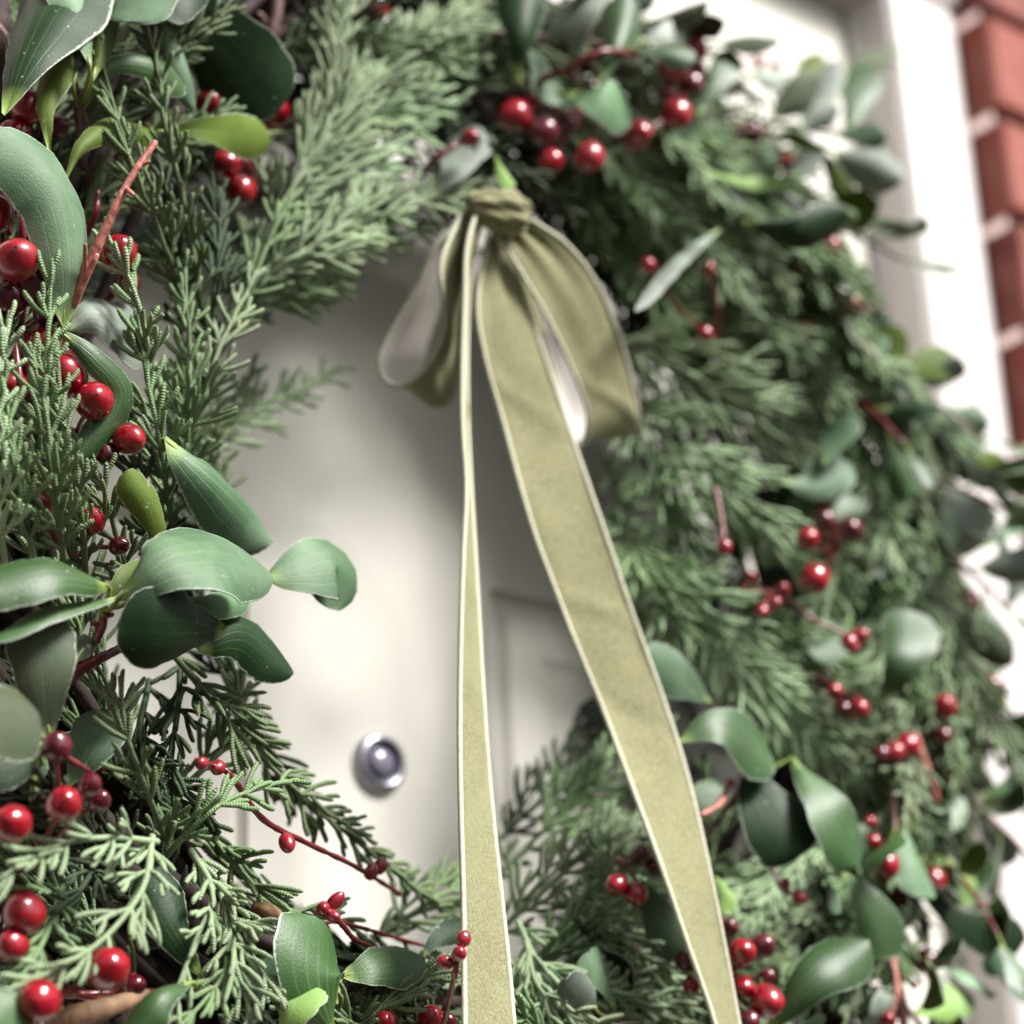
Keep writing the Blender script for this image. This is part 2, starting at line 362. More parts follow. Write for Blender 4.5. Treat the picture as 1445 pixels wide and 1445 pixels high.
# --- conifer sprigs
KR = 5; SD = 6
def capsules(mb, P0, P1, rad, bend, mi=0):         # many needles at once, slightly club shaped with a round end
    P0, P1 = np.asarray(P0), np.asarray(P1); n = len(P0); rad = np.broadcast_to(rad, (n,)); bend = np.asarray(bend)
    D = P1-P0; L = np.linalg.norm(D, axis=1)+1e-9; T = D/L[:, None]
    A = np.where(np.abs(T[:, 2:3]) < .9, np.array([[0, 0, 1.]]), np.array([[1., 0, 0]])); U = np.cross(T, A); U /= np.linalg.norm(U, axis=1)[:, None]; B = np.cross(T, U)
    s = np.array([0, .35, .72, .93, 1.0]); rr = np.array([.78, .95, 1.05, .85, .25])
    C = P0[:, None]+D[:, None]*s[None, :, None]+bend[:, None]*(4*s*(1-s))[None, :, None]
    th = np.arange(SD)/SD*2*np.pi
    off = np.cos(th)[None, None, :, None]*U[:, None, None]+np.sin(th)[None, None, :, None]*B[:, None, None]
    V = C[:, :, None]+(rad[:, None]*rr[None])[:, :, None, None]*off
    Q = grid_q(KR, SD, True); Q = (Q[None]+(np.arange(n)*KR*SD)[:, None, None]).reshape(-1, 4)
    UV = np.stack(np.broadcast_arrays((th/(2*np.pi))[None, None], (L[:, None]*s[None]*1000+RG.uniform(0, 1, (n, 1)))[:, :, None]), -1)
    mb.add(V, Q, UV.reshape(-1, 2), mi)
def sprig_mb(path, width, normal, nr=.00092, step=.0108, stem=.0013, dens=5, seed=None, flare=1.0):
    rg = np.random.default_rng(seed if seed is not None else RG.integers(1e9))
    P = spline(path, 40); L = np.r_[0, np.cumsum(np.linalg.norm(np.diff(P, axis=0), axis=1))]; T = np.gradient(P, axis=0); T /= np.linalg.norm(T, axis=1)[:, None]
    mb = MB(); t = np.linspace(0, 1, 40); tube(mb, P, stem*(1-.55*t), 6)
    n = max(5, int(L[-1]/step)); A0, A1, BE, RA = [], [], [], []
    for i in range(n+1):
        s = .06+.94*(i+rg.uniform(-.2, .2))/n; s = min(max(s, 0), 1); l = s*L[-1]
        p = np.array([np.interp(l, L, P[:, k]) for k in range(3)]); T0 = nrm(np.array([np.interp(l, L, T[:, k]) for k in range(3)]))
        N = nrm(normal-T0*T0.dot(normal)); S = np.cross(T0, N)
        prof = (min(1, .35+s*3.2))*(1-.62*s**2.2)
        for side in ((1, -1) if i % 2 else (-1, 1))[:2 if rg.random() > .25 else 1]:
            if i == n and side == -1: continue
            ang = math.radians(rg.uniform(24, 46)*(1-.45*s) if i < n else 0); o = math.radians(rg.uniform(-38, 38))
            lat = nrm(side*S*math.cos(o)+N*math.sin(o)); d = nrm(T0*math.cos(ang)+lat*math.sin(ang))
            bl = width*prof*rg.uniform(.8, 1.15)*flare*1.4; bl = max(bl, .010)
            e = p+d*bl; A0.append(p); A1.append(e); BE.append(-T0*bl*.07+N*rg.uniform(-.001, .001)); RA.append(nr*1.05)
            k = int(min(6, max(2, round(bl/.0048))))
            for j in range(k):
                f = .06+.60*j/max(1, k-1)+rg.uniform(-.04, .04); b0 = p+d*bl*f-T0*bl*.07*4*f*(1-f)
                sd_ = 1 if (j % 2) else -1; a2 = math.radians(rg.uniform(13, 34)); o2 = math.radians(rg.uniform(-55, 55))
                S2 = nrm(np.cross(d, N)); l2 = nrm(sd_*S2*math.cos(o2)+N*math.sin(o2)); d2 = nrm(d*math.cos(a2)+l2*math.sin(a2)+T0*.10)
                nl = min(.019, max(.0075, bl*(1-f)*rg.uniform(.8, 1.15)+.003)); A0.append(b0); A1.append(b0+d2*nl); BE.append(l2*nl*.07+N*rg.uniform(-.0005, .0005)); RA.append(nr*rg.uniform(.88, 1.08))
    capsules(mb, A0, A1, np.array(RA), np.array(BE)); return mb
def hero_sprig(pts, w, m='n_mid', nr=.00094, dens=5, tilt=0, step=.0108, fl=1, stem=.0013):
    P = [pt(*p) for p in pts]; c = P[len(P)//2]; n0 = nrm(CAMP-c); T = nrm(P[-1]-P[0]); n0 = nrm(n0+np.cross(T, n0)*math.tan(math.radians(tilt)))
    wm = w*dep(c)/F
    sprig_mb(P, wm, n0, nr, step, stem, dens, flare=fl).build('conifer_sprig', [M[m]], wreath)

# fill sprigs: a dozen meshes shared by many objects
VAR = []
for k in range(14):
    Ls = RG.uniform(.085, .125); c1, c2 = RG.uniform(-.018, .018, 2), RG.uniform(-.012, .012, 2)
    path = [(0, 0, 0), (Ls*.35, c2[0]*.5, c2[1]*.4), (Ls*.7, c1[0]*.7, c1[1]*.5), (Ls, c1[0]*1.4, c1[1])]
    q = sprig_mb([np.array(p) for p in path], RG.uniform(.016, .023), np.array([0, 0, 1.]), .00095, .0112, .0013, 5, seed=100+k)
    VAR.append({m: q.mesh('conifer_sprig', [M[m]]) for m in ('n_mid', 'n_dark', 'n_lite')})
def place_sprig(p, d, n, m, sc=1.0, var=None):
    d = nrm(d); n = nrm(n-d*n.dot(d)); s = np.cross(n, d)
    o = link('conifer_sprig', VAR[random.randrange(14) if var is None else var][m], wreath)
    o.matrix_world = Matrix([[d[i]*sc, s[i]*sc, n[i]*sc, p[i]] for i in range(3)]+[[0, 0, 0, 1]])
NF = 150
for k in range(NF):
    th = -(k+RG.uniform(-.5, .5))*2.39996; ph = math.radians(RG.uniform(-5, 172)); r = RG.uniform(.022, .044)
    cr, sr = math.cos(th), math.sin(th); p = ring(th, r, ph)
    rad = np.array([cr, 0, sr]); out = rad*math.cos(ph)+np.array([0, -1, 0])*math.sin(ph); tan = np.array([sr, 0, -cr])
    sp = RG.uniform(.18, .48)
    if cr > .25 and k % 2 and math.degrees(ph) < 75: continue
    if math.degrees(ph) > 125: sp *= .45
    d = tan*math.cos(sp)+out*math.sin(sp)-rad*(.22 if cr > 0 else 0)
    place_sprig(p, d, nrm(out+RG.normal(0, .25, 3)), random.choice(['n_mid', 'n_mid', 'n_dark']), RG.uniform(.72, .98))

BVAR = []
for k in range(5):
    SD = 4; q = sprig_mb([np.array(p) for p in [(0, 0, 0), (.035, RG.uniform(-.005, .005), 0), (.07, RG.uniform(-.01, .01), .003), (.10, RG.uniform(-.015, .015), 0)]], .019, np.array([0, 0, 1.]), .00105, .0125, .0012, 5, seed=300+k); SD = 6
    BVAR.append([np.concatenate(x) for x in (q.v, q.q, q.uv)])
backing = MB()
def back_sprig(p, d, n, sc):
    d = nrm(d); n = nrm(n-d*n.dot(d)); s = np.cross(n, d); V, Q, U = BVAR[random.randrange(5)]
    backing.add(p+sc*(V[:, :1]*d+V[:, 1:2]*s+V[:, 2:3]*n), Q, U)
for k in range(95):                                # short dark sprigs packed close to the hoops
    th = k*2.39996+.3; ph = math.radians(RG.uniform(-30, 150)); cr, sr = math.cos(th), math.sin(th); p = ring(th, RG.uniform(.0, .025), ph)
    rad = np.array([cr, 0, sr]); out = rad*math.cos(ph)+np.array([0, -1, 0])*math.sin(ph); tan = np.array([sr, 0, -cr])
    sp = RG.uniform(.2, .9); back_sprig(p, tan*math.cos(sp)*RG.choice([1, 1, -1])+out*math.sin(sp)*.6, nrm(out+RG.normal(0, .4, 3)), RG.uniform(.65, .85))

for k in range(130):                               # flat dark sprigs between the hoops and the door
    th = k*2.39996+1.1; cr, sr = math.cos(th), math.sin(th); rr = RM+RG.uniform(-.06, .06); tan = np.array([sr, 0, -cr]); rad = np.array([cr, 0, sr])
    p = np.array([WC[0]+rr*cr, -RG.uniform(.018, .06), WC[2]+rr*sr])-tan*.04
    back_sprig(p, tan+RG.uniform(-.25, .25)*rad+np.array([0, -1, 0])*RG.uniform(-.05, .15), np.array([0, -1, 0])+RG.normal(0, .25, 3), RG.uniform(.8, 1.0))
bo = backing.build('shade_backing_foliage', [M['n_dark']], wreath); bo['kind'] = 'stuff'  # added dark filler, stands in for shade in the wreath's gaps
for k in range(64):                                # fuller growth on the right-hand half
    th = RG.uniform(-1.5, 1.35); ph = math.radians(RG.uniform(62, 140)); cr, sr = math.cos(th), math.sin(th); p = ring(th, .046, ph)
    rad = np.array([cr, 0, sr]); out = rad*math.cos(ph)+np.array([0, -1, 0])*math.sin(ph); tan = np.array([sr, 0, -cr]); sp = RG.uniform(.05, .3)
    place_sprig(p, tan*math.cos(sp)+out*math.sin(sp)+rad*RG.uniform(-.35, .0), nrm(out+RG.normal(0, .25, 3)), random.choice(['n_mid', 'n_lite']), RG.uniform(.8, 1.0))

# --- leaves
def leaf_mb(P, wd, normal, roll_end=0, cup=.12, wav=.05, shape=0, twist=0, thick=.00035):
    rn, cn = 26, 11
    C = spline(P, 60); sv = 1-(1-np.linspace(0, 1, rn))**1.6; sv = .5*sv+.5*np.sin(sv*np.pi/2)
    L = np.r_[0, np.cumsum(np.linalg.norm(np.diff(C, axis=0), axis=1))]; Lt = L[-1]; l = sv*Lt
    C = np.stack([np.interp(l, L, C[:, k]) for k in range(3)], 1); T = np.gradient(C, axis=0); T /= np.linalg.norm(T, axis=1)[:, None]+1e-12
    a, k = ((.85, 5.0), (.62, 2.6), (1.05, 9.0))[shape]
    wp = sv**a*np.sqrt(np.clip(1-sv**k, 0, 1)); wp = wp/wp.max()*wd/2; wp = np.maximum(wp, .0004)
    u = np.linspace(-1, 1, cn); V = np.zeros((2, rn, cn, 3)); p1, p2, p3, p4 = RG.uniform(0, 6.28, 4); asy = RG.uniform(-.07, .07)
    for i in range(rn):
        N = nrm(normal-T[i]*T[i].dot(normal)); S = np.cross(T[i], N); tw = twist*sv[i]
        N, S = N*math.cos(tw)+S*math.sin(tw), S*math.cos(tw)-N*math.sin(tw)
        h = -cup*wp[i]*u**2*1.6+wav*wd*u**2*(np.sin(sv[i]*7+p1)*(u > 0)+np.sin(sv[i]*6+p2)*(u < 0))+.012*wd*np.abs(u)**.5+.010*wd*math.sin(sv[i]*5+p4)*(1-u**2)*1.5
        jit = np.zeros(cn); jit[0], jit[-1] = RG.normal(0, .00016, 2)
        uw = u*wp[i]*(1+np.sign(u)*asy)*(1+.028*np.sin(sv[i]*17+p3+2*np.sign(u))+.018*np.sin(sv[i]*31+p4*(1+np.sign(u))))
        row = C[i]+S*(uw[:, None])+S*jit[:, None]+N*h[:, None]
        V[0, i] = row+N*thick/2; V[1, i] = row-N*thick/2
    UVg = np.stack(np.meshgrid(sv, (u+1)/2, indexing='ij')[::-1], -1).reshape(-1, 2)
    mb = MB(); G = grid_q(rn, cn); nv = rn*cn
    mb.add(V[0], G[:, ::-1] if False else G, UVg, 0)
    mb.add(V[1], G[:, ::-1], UVg, 1)
    edge = [i*cn for i in range(rn)]+[(rn-1)*cn+j for j in range(1, cn)]+[i*cn+cn-1 for i in range(rn-2, -1, -1)]
    VV = V.reshape(2, nv, 3); E = np.stack([VV[0][edge], VV[1][edge]], 1); mb.add(E, grid_q(len(edge), 2), None, 2)
    return mb, C[0]
UND = {'sage': 'olive', 'teal': 'olive', 'green': 'olive', 'dark': 'drab', 'grey': 'drab', 'drab': 'sage', 'olive': 'sage', 'lime': 'lime'}
def hero_leaf(pts, wpx, m, roll, br, node=None, cup=.12, wav=.05, shape=0, twist=0):
    P = [ptl(*p) for p in pts]; c = P[len(P)//2]; T = nrm(P[-1]-P[0]); n0 = nrm(CAMP-c); n0 = nrm(n0-T*T.dot(n0)); S = np.cross(T, n0)
    if S[2] < 0: S = -S
    r = math.radians(roll); n = n0*math.cos(r)+S*math.sin(r)
    wd = wpx*dep(c)/F/max(.5, abs(math.cos(r)))
    mb, b0 = leaf_mb(P, wd, n, cup=cup, wav=wav, shape=shape, twist=math.radians(twist))
    if node is not None:
        q0 = np.asarray(node); mid = (q0+P[0])/2+np.array([0, 0, -.002]); d0 = nrm(P[1]-P[0])
        if np.linalg.norm(q0-P[0]) < .035:
            tube(mb, spline([q0, mid, P[0], P[0]+d0*.006], 9), np.linspace(.0011, .0006, 9), 6, 3)
    return mb.build('leaf', [M[m], M[UND[m]], M['rim'], M['petiole']], br)
NODE_D = .10
def branch(path, rad, m, leaves=(), name='leafy_branch', label=None):
    q = MB(); P = spline([ptl(*p) for p in path], 14*len(path)); tube(q, P, np.linspace(rad, rad*.6, len(P)), 8, jitter=.05)
    for i in range(6, len(P)-3, 7):                # nodes on the bark
        e = P[i]+nrm(RG.normal(0, 1, 3))*rad*1.5; tube(q, [P[i], e], [rad*.55, rad*.4], 6)
    br = q.build(name, [M[m]], wreath, label)
    node = P[-1]
    for L in leaves: hero_leaf(*L[:4], br=br, node=node, **(L[4] if len(L) > 4 else {}))
    return br
D = dict
def S3(a, d): return [(x, y, dd) for (x, y), dd in zip(a, d if isinstance(d, (list, tuple)) else [d]*len(a))]
# leaf clusters seen in the photo: (points (x, y, distance from door) base to tip, width, cloth, roll, options)
TL = .155
branch([(150, 330, .10), (118, 230, .12), (108, 150, .135), (112, 150, .14)], .0019, 'stem_mauve', [
    (S3([(70, 214), (66, 140), (98, 55)], [.15, .152, .145]), 50, 'olive', 12, D(cup=.3)),
    (S3([(8, 165), (40, 70), (95, -60)], [.165, .165, .15]), 125, 'dark', 35, D(cup=.35, shape=0)),
    (S3([(127, 100), (118, 40), (92, -50)], [.165, .165, .16]), 56, 'sage', 38, D(cup=.3)),
    (S3([(130, 114), (146, 50), (142, -40)], [.158, .158, .155]), 54, 'olive', -12, D(cup=.5)),
    (S3([(128, 136), (165, 88), (225, 92), (262, 128)], [.15, .158, .158, .15]), 46, 'green', 30, D(cup=.3)),
    (S3([(103, 120), (112, 90), (122, 60)], .15), 24, 'drab', 10),
    (S3([(92, 256), (118, 205), (165, 180), (225, 190)], [.15, .155, .15, .14]), 44, 'olive', 15, D(cup=.4))])
branch([(250, -60, .12), (235, -40, .15)], .0018, 'stem_mauve', [
    (S3([(250, -80), (215, -25), (180, 30)], [.168, .17, .17]), 80, 'sage', 40),
    (S3([(310, -60), (265, -12), (232, 28)], [.165, .168, .168]), 62, 'dark', 10),
    (S3([(218, -40), (300, 52), (388, 162)], [.145, .155, .150]), 138, 'dark', 5, D(cup=.12, shape=0)),
    (S3([(222, 15), (254, 85), (273, 152)], [.155, .150, .145]), 30, 'sage', 40, D(cup=.3, shape=1))])
branch([(150, 240, .10), (200, 182, .13), (212, 180, .135)], .0016, 'stem_mauve', [
    (S3([(222, 186), (295, 182), (381, 196)], [.142, .148, .145]), 64, 'olive', 5, D(cup=.1))])
branch([(60, 620, .09), (75, 540, .12), (84, 470, .15)], .0018, 'petiole', [
    (S3([(87, 462), (98, 370), (72, 262), (-30, 190)], [.153, .166, .173, .17]), 88, 'sage', 40, D(cup=.25, wav=.06, shape=1)),
    (S3([(92, 466), (140, 445), (215, 488)], [.14, .142, .135]), 84, 'grey', 35, D(cup=.2)),
    (S3([(80, 466), (132, 503), (172, 562), (110, 650)], [.155, .160, .156, .148]), 50, 'green', 15, D(cup=.3, shape=1, twist=-25))])
branch([(245, 860, .10), (240, 800, .13), (236, 785, .14)], .0014, 'stem_red', [
    (S3([(230, 790), (213, 720), (178, 664)], [.15, .158, .16]), 52, 'olive', 8, D(cup=.3, twist=25)),
    ])
branch([(215, 690, .09), (226, 640, .13), (230, 625, .14)], .0014, 'petiole', [
    (S3([(231, 620), (290, 668), (340, 718), (382, 766)], [.150, .154, .152, .140]), 74, 'teal', 42, D(cup=.45, shape=1))])
branch([(60, 1010, .10), (110, 940, .13), (142, 890, .15), (146, 858, .16)], .0022, 'stem_red', [
    (S3([(166, 845), (235, 790), (315, 782), (385, 812)], [.172, .186, .186, .180]), 104, 'sage', 40, D(cup=.2, shape=1)),
    (S3([(375, 818), (430, 800), (478, 795), (477, 862)], [.155, .160, .160, .155]), 68, 'sage', 52, D(cup=.2, shape=1)),
    (S3([(154, 828), (70, 806), (-50, 838)], [.172, .182, .178]), 62, 'green', 45, D(cup=.25, shape=1)),
    (S3([(168, 844), (75, 862), (-15, 908)], [.170, .176, .178]), 22, 'green', 60, D(cup=.2, shape=1)),
    (S3([(316, 888), (245, 893), (166, 880)], [.165, .178, .178]), 118, 'dark', -12, D(cup=.2, shape=0)),
    (S3([(280, 915), (345, 892), (414, 950)], [.150, .155, .150]), 70, 'dark', 30, D(cup=.35, shape=1)),
    (S3([(200, 835), (290, 852), (352, 842)], [.155, .158, .155]), 40, 'sage', 30, D(cup=.4)),
    (S3([(145, 860), (175, 815), (215, 800)], [.158, .160, .155]), 34, 'olive', 0)])
branch([(150, 1090, .10), (80, 1062, .13), (50, 1060, .155)], .0018, 'stem_red', [
    (S3([(70, 1050), (62, 960), (58, 866)], [.160, .168, .168]), 100, 'drab', 5, D(cup=.1, shape=0)),
    (S3([(-95, 1012), (-25, 1018), (53, 1008)], [.185, .188, .185]), 112, 'drab', 20, D(cup=.1, shape=0)),
    (S3([(60, 1048), (25, 1088), (-30, 1102)], [.165, .168, .168]), 42, 'dark', 0),
    (S3([(105, 935), (118, 915), (122, 896)], .158), 30, 'drab', 0),
    (S3([(95, 1112), (122, 1062), (148, 1002)], [.135, .14, .135]), 80, 'teal', 15, D(cup=.2)),
    (S3([(45, 1130), (56, 1090), (52, 1045)], .15), 22, 'sage', 20)])
branch([(330, 1500, .09), (430, 1440, .13), (470, 1430, .15)], .0018, 'stem_mauve', [
    (S3([(470, 1462), (450, 1380), (452, 1298)], [.160, .172, .165]), 110, 'green', 38, D(cup=.18, shape=0)),
    (S3([(482, 1380), (530, 1365), (596, 1352)], [.15, .155, .15]), 66, 'green', 25, D(cup=.2, shape=1)),
    (S3([(395, 1470), (415, 1425), (432, 1386)], [.165, .17, .168]), 68, 'lime', 25),
    (S3([(595, 1350), (622, 1322), (662, 1306)], [.14, .14, .138]), 42, 'dark', 10)])
branch([(330, 1440, .09), (300, 1400, .12), (285, 1385, .135)], .0016, 'stem_mauve', [
    (S3([(283, 1378), (245, 1310), (212, 1225)], [.14, .145, .14]), 74, 'dark', 20, D(cup=.25)),
    (S3([(272, 1386), (222, 1405), (176, 1475)], [.158, .165, .16]), 52, 'green', 35, D(cup=.4)),
    (S3([(-30, 1380), (8, 1420), (30, 1480)], [.165, .17, .17]), 62, 'green', 35),
    (S3([(385, 1320), (372, 1365), (365, 1410)], .13), 60, 'teal', 20)])
# top middle
branch([(820, 190, .08), (760, 130, .12), (740, 112, .13)], .0014, 'stem_red', [
    (S3([(727, 110), (736, 45), (735, -40)], [.14, .148, .145]), 72, 'dark', -5, D(cup=.4)),
    (S3([(803, 92), (812, 45), (812, -5)], [.14, .146, .14]), 84, 'grey', 42, D(shape=0)),
    (S3([(845, 118), (872, 60), (884, -12)], [.135, .14, .135]), 58, 'green', 0, D(cup=.4)),
    (S3([(805, 132), (850, 135), (890, 168)], [.13, .135, .13]), 62, 'sage', 35, D(shape=1)),
    (S3([(900, 60), (945, 45), (985, 40)], [.12, .125, .12]), 40, 'grey', 20)])
branch([(930, 250, .07), (990, 215, .10), (1000, 200, .11)], .0014, 'stem_mauve', [
    (S3([(985, 165), (1010, 118), (1034, 72)], [.115, .12, .12]), 46, 'green', 5),
    (S3([(1040, 235), (1000, 192), (945, 190)], [.10, .105, .105]), 62, 'teal', 25),
    (S3([(940, 230), (975, 245), (1040, 240)], .09), 40, 'dark', 5)])
branch([(640, 330, .08), (615, 280, .11)], .0012, 'stem_mauve', [
    (S3([(612, 272), (640, 238), (672, 178)], [.135, .14, .135]), 62, 'grey', 30, D(cup=.2)),
    (S3([(700, 220), (708, 245), (722, 268)], .15), 20, 'lime', 10),
    (S3([(400, 20), (415, 60), (440, 95)], .10), 60, 'grey', 20)])
# top right spray of leaves on a mauve twig
branch([(900, 205, .09), (960, 215, .10), (995, 246, .105), (1040, 300, .10), (1110, 380, .09), (1150, 440, .08)], .0019, 'stem_mauve', [
    (S3([(1048, 312), (1120, 330), (1197, 300)], [.130, .145, .145]), 58, 'dark', -15, D(cup=.3)),
    (S3([(1140, 345), (1150, 382), (1166, 418)], [.10, .10, .10]), 52, 'olive', 10),
    (S3([(1195, 190), (1210, 140), (1226, 92)], .09), 56, 'green', 5),
    (S3([(1118, 220), (1150, 160), (1180, 88)], [.10, .10, .10]), 40, 'grey', 10),
    (S3([(1112, 152), (1140, 112), (1158, 76)], .095), 44, 'olive', 5),
    (S3([(1108, 275), (1130, 238), (1148, 202)], .105), 42, 'grey', 40),
    (S3([(995, 242), (1050, 258), (1114, 260)], .115), 20, 'lime', 30),
    (S3([(1008, 262), (1070, 290), (1135, 292)], .11), 44, 'grey', 45),
    (S3([(1148, 205), (1178, 240), (1196, 280)], .09), 34, 'olive', 10),
    (S3([(1015, 325), (960, 368), (898, 440)], [.12, .135, .14]), 20, 'grey', 30, D(shape=1)),
    (S3([(1030, 325), (1036, 380), (1046, 448)], .10), 54, 'drab', 5),
    (S3([(1060, 505), (1100, 472), (1124, 435)], .085), 56, 'teal', 35),
    (S3([(1122, 402), (1172, 450), (1238, 515)], .085), 52, 'olive', 30)])
branch([(1150, 600, .06), (1240, 560, .07), (1262, 545, .08)], .0014, 'stem_mauve', [
    (S3([(1266, 532), (1300, 514), (1350, 505)], .09), 56, 'olive', 10),
    (S3([(1266, 548), (1264, 510), (1256, 458)], .09), 46, 'olive', 0),
    (S3([(1195, 545), (1215, 510), (1225, 470)], .085), 52, 'teal', 35),
    (S3([(1228, 500), (1240, 470), (1225, 440)], .08), 44, 'grey', 25),
    (S3([(1162, 655), (1182, 620), (1192, 585)], .10), 48, 'teal', 35),
    (S3([(1105, 678), (1150, 682), (1195, 650)], .095), 62, 'teal', 25)])
branch([(1180, 760, .06), (1270, 740, .07), (1310, 700, .08)], .0014, 'stem_mauve', [
    (S3([(1305, 590), (1350, 596), (1380, 645)], .075), 52, 'teal', 30, D(shape=0)),
    (S3([(1312, 685), (1350, 718), (1392, 768)], .08), 92, 'grey', 15, D(shape=0)),
    (S3([(1388, 772), (1440, 738), (1490, 700)], .085), 44, 'sage', 15),
    (S3([(1418, 862), (1440, 820), (1470, 775)], .08), 44, 'dark', 0),
    (S3([(1225, 815), (1265, 800), (1320, 790)], .085), 34, 'grey', 30),
    (S3([(1160, 735), (1195, 718), (1215, 700)], .085), 40, 'green', 10)])
branch([(1150, 980, .06), (1240, 950, .08), (1300, 900, .085)], .0016, 'stem_mauve', [
    (S3([(1240, 992), (1276, 930), (1292, 862)], [.10, .115, .11]), 84, 'green', -5),
    (S3([(1318, 905), (1375, 900), (1430, 935)], .09), 64, 'drab', -10, D(cup=.4)),
    (S3([(1310, 870), (1370, 850), (1425, 905)], .085), 60, 'grey', 30, D(cup=.3)),
    (S3([(1278, 1045), (1298, 990), (1318, 925)], .09), 58, 'teal', 5),
    (S3([(1360, 930), (1395, 970), (1410, 1010)], .08), 36, 'olive', 10),
    (S3([(1200, 870), (1180, 905), (1150, 930)], .09), 50, 'green', 5)])
branch([(900, 1100, .08), (940, 1060, .11), (950, 1040, .12)], .0016, 'stem_mauve', [
    (S3([(1003, 990), (960, 955), (910, 925)], [.11, .115, .115]), 66, 'teal', 30),
    (S3([(955, 1048), (1020, 1026), (1092, 1078)], [.125, .135, .13]), 78, 'green', 38, D(shape=0)),
    (S3([(955, 1110), (975, 1130), (1030, 1120)], .10), 50, 'green', 30)])
branch([(980, 1200, .08), (1040, 1120, .11), (1060, 1085, .12)], .0016, 'stem_mauve', [
    (S3([(1050, 1078), (1085, 1140), (1135, 1205)], [.12, .13, .13]), 108, 'dark', 25, D(shape=0)),
    (S3([(1118, 1070), (1170, 1140), (1212, 1222)], [.125, .135, .13]), 72, 'green', 42, D(shape=0)),
    (S3([(1185, 1228), (1225, 1275), (1262, 1350)], .11), 66, 'green', 30),
    (S3([(1075, 1462), (1150, 1378), (1226, 1328)], [.125, .135, .13]), 84, 'green', 15, D(shape=0, cup=.3)),
    (S3([(905, 1240), (935, 1300), (975, 1345)], .12), 72, 'teal', 5),
    (S3([(1010, 1235), (1022, 1262), (1032, 1288)], .12), 28, 'lime', 20),
    (S3([(1165, 1235), (1175, 1262), (1182, 1290)], .12), 16, 'sage', 20)])
branch([(1180, 1300, .06), (1270, 1260, .08), (1300, 1230, .085)], .0015, 'stem_mauve', [
    (S3([(1293, 1248), (1365, 1308), (1446, 1328)], [.10, .105, .10]), 66, 'dark', 15),
    (S3([(1298, 1220), (1320, 1172), (1352, 1122)], .09), 54, 'green', 10),
    (S3([(1315, 1200), (1345, 1235), (1372, 1272)], .08), 44, 'lime', 20),
    (S3([(1372, 1282), (1385, 1245), (1395, 1210)], .08), 30, 'green', 20),
    (S3([(1382, 1122), (1425, 1115), (1470, 1085)], .08), 50, 'green', -10),
    (S3([(1432, 1120), (1436, 1060), (1440, 1005)], .075), 52, 'teal', 35),
    (S3([(1380, 1148), (1405, 1180), (1428, 1218)], .07), 46, 'grey', 10),
    (S3([(1368, 1062), (1385, 1095), (1400, 1130)], .07), 26, 'drab', 10),
    (S3([(1288, 1432), (1330, 1420), (1370, 1405)], .10), 56, 'lime', 15),
    (S3([(1250, 1120), (1275, 1150), (1270, 1200)], .09), 40, 'olive', 10)])

# fill leaves all round the ring
def fill_branch(th, ph, nl, mats):
    p = ring(th, .045, ph); cr, sr = math.cos(th), math.sin(th); rad = np.array([cr, 0, sr])
    out = rad*math.cos(ph)+np.array([0, -1, 0])*math.sin(ph); tan = np.array([sr, 0, -cr]); d = nrm(tan*RG.uniform(.5, 1)+out*RG.uniform(.4, .8)-rad*.1)
    L = RG.uniform(.05, .075); P = spline([p, p+d*L*.5+out*.004, p+d*L], 14); q = MB(); tube(q, P, np.linspace(.0016, .0009, 14), 6)
    br = q.build('leafy_branch', [M[random.choice(['stem_mauve', 'stem_red', 'stem_brown'])]], wreath)
    for j in range(nl):
        f = (j+1)/nl; a = P[int(f*13)]; s = nrm(np.cross(d, RG.normal(0, 1, 3))); dd = nrm(d*.8+s*(.9 if f < 1 else .2)); b_ = a+dd*.006; ln = RG.uniform(.024, .037)
        n = nrm(out+RG.normal(0, .45, 3)); m = random.choice(mats)
        lm, b0 = leaf_mb([b_, b_+dd*ln*.5+n*ln*.06, b_+dd*ln], ln*RG.uniform(.48, .68), n, cup=RG.uniform(.1, .4), wav=.06, shape=random.randrange(2), twist=RG.uniform(-.4, .4))
        tube(lm, [a, b_, b_+dd*.005], [.0008, .0007, .0005], 5, 3); lm.build('leaf', [M[m], M[UND[m]], M['rim'], M['petiole']], br)
for k in range(48):
    th = k*2.39996+.7; ph = math.radians(RG.uniform(5, 110))
    if k > 33: th = RG.uniform(-1.1, 1.3); ph = math.radians(RG.uniform(15, 85))
    if math.cos(th) < .2 and -1.3 < math.sin(th)*1.2+.0 and ring(th, .05, ph)[0] < .02 and abs(math.sin(th)) < .98 and ring(th, .05, ph)[2] > 1.33: continue
    fill_branch(th, ph, 4, ['green', 'dark', 'teal', 'grey', 'sage', 'drab'] if k < 34 else ['grey', 'teal', 'green', 'sage', 'olive'])

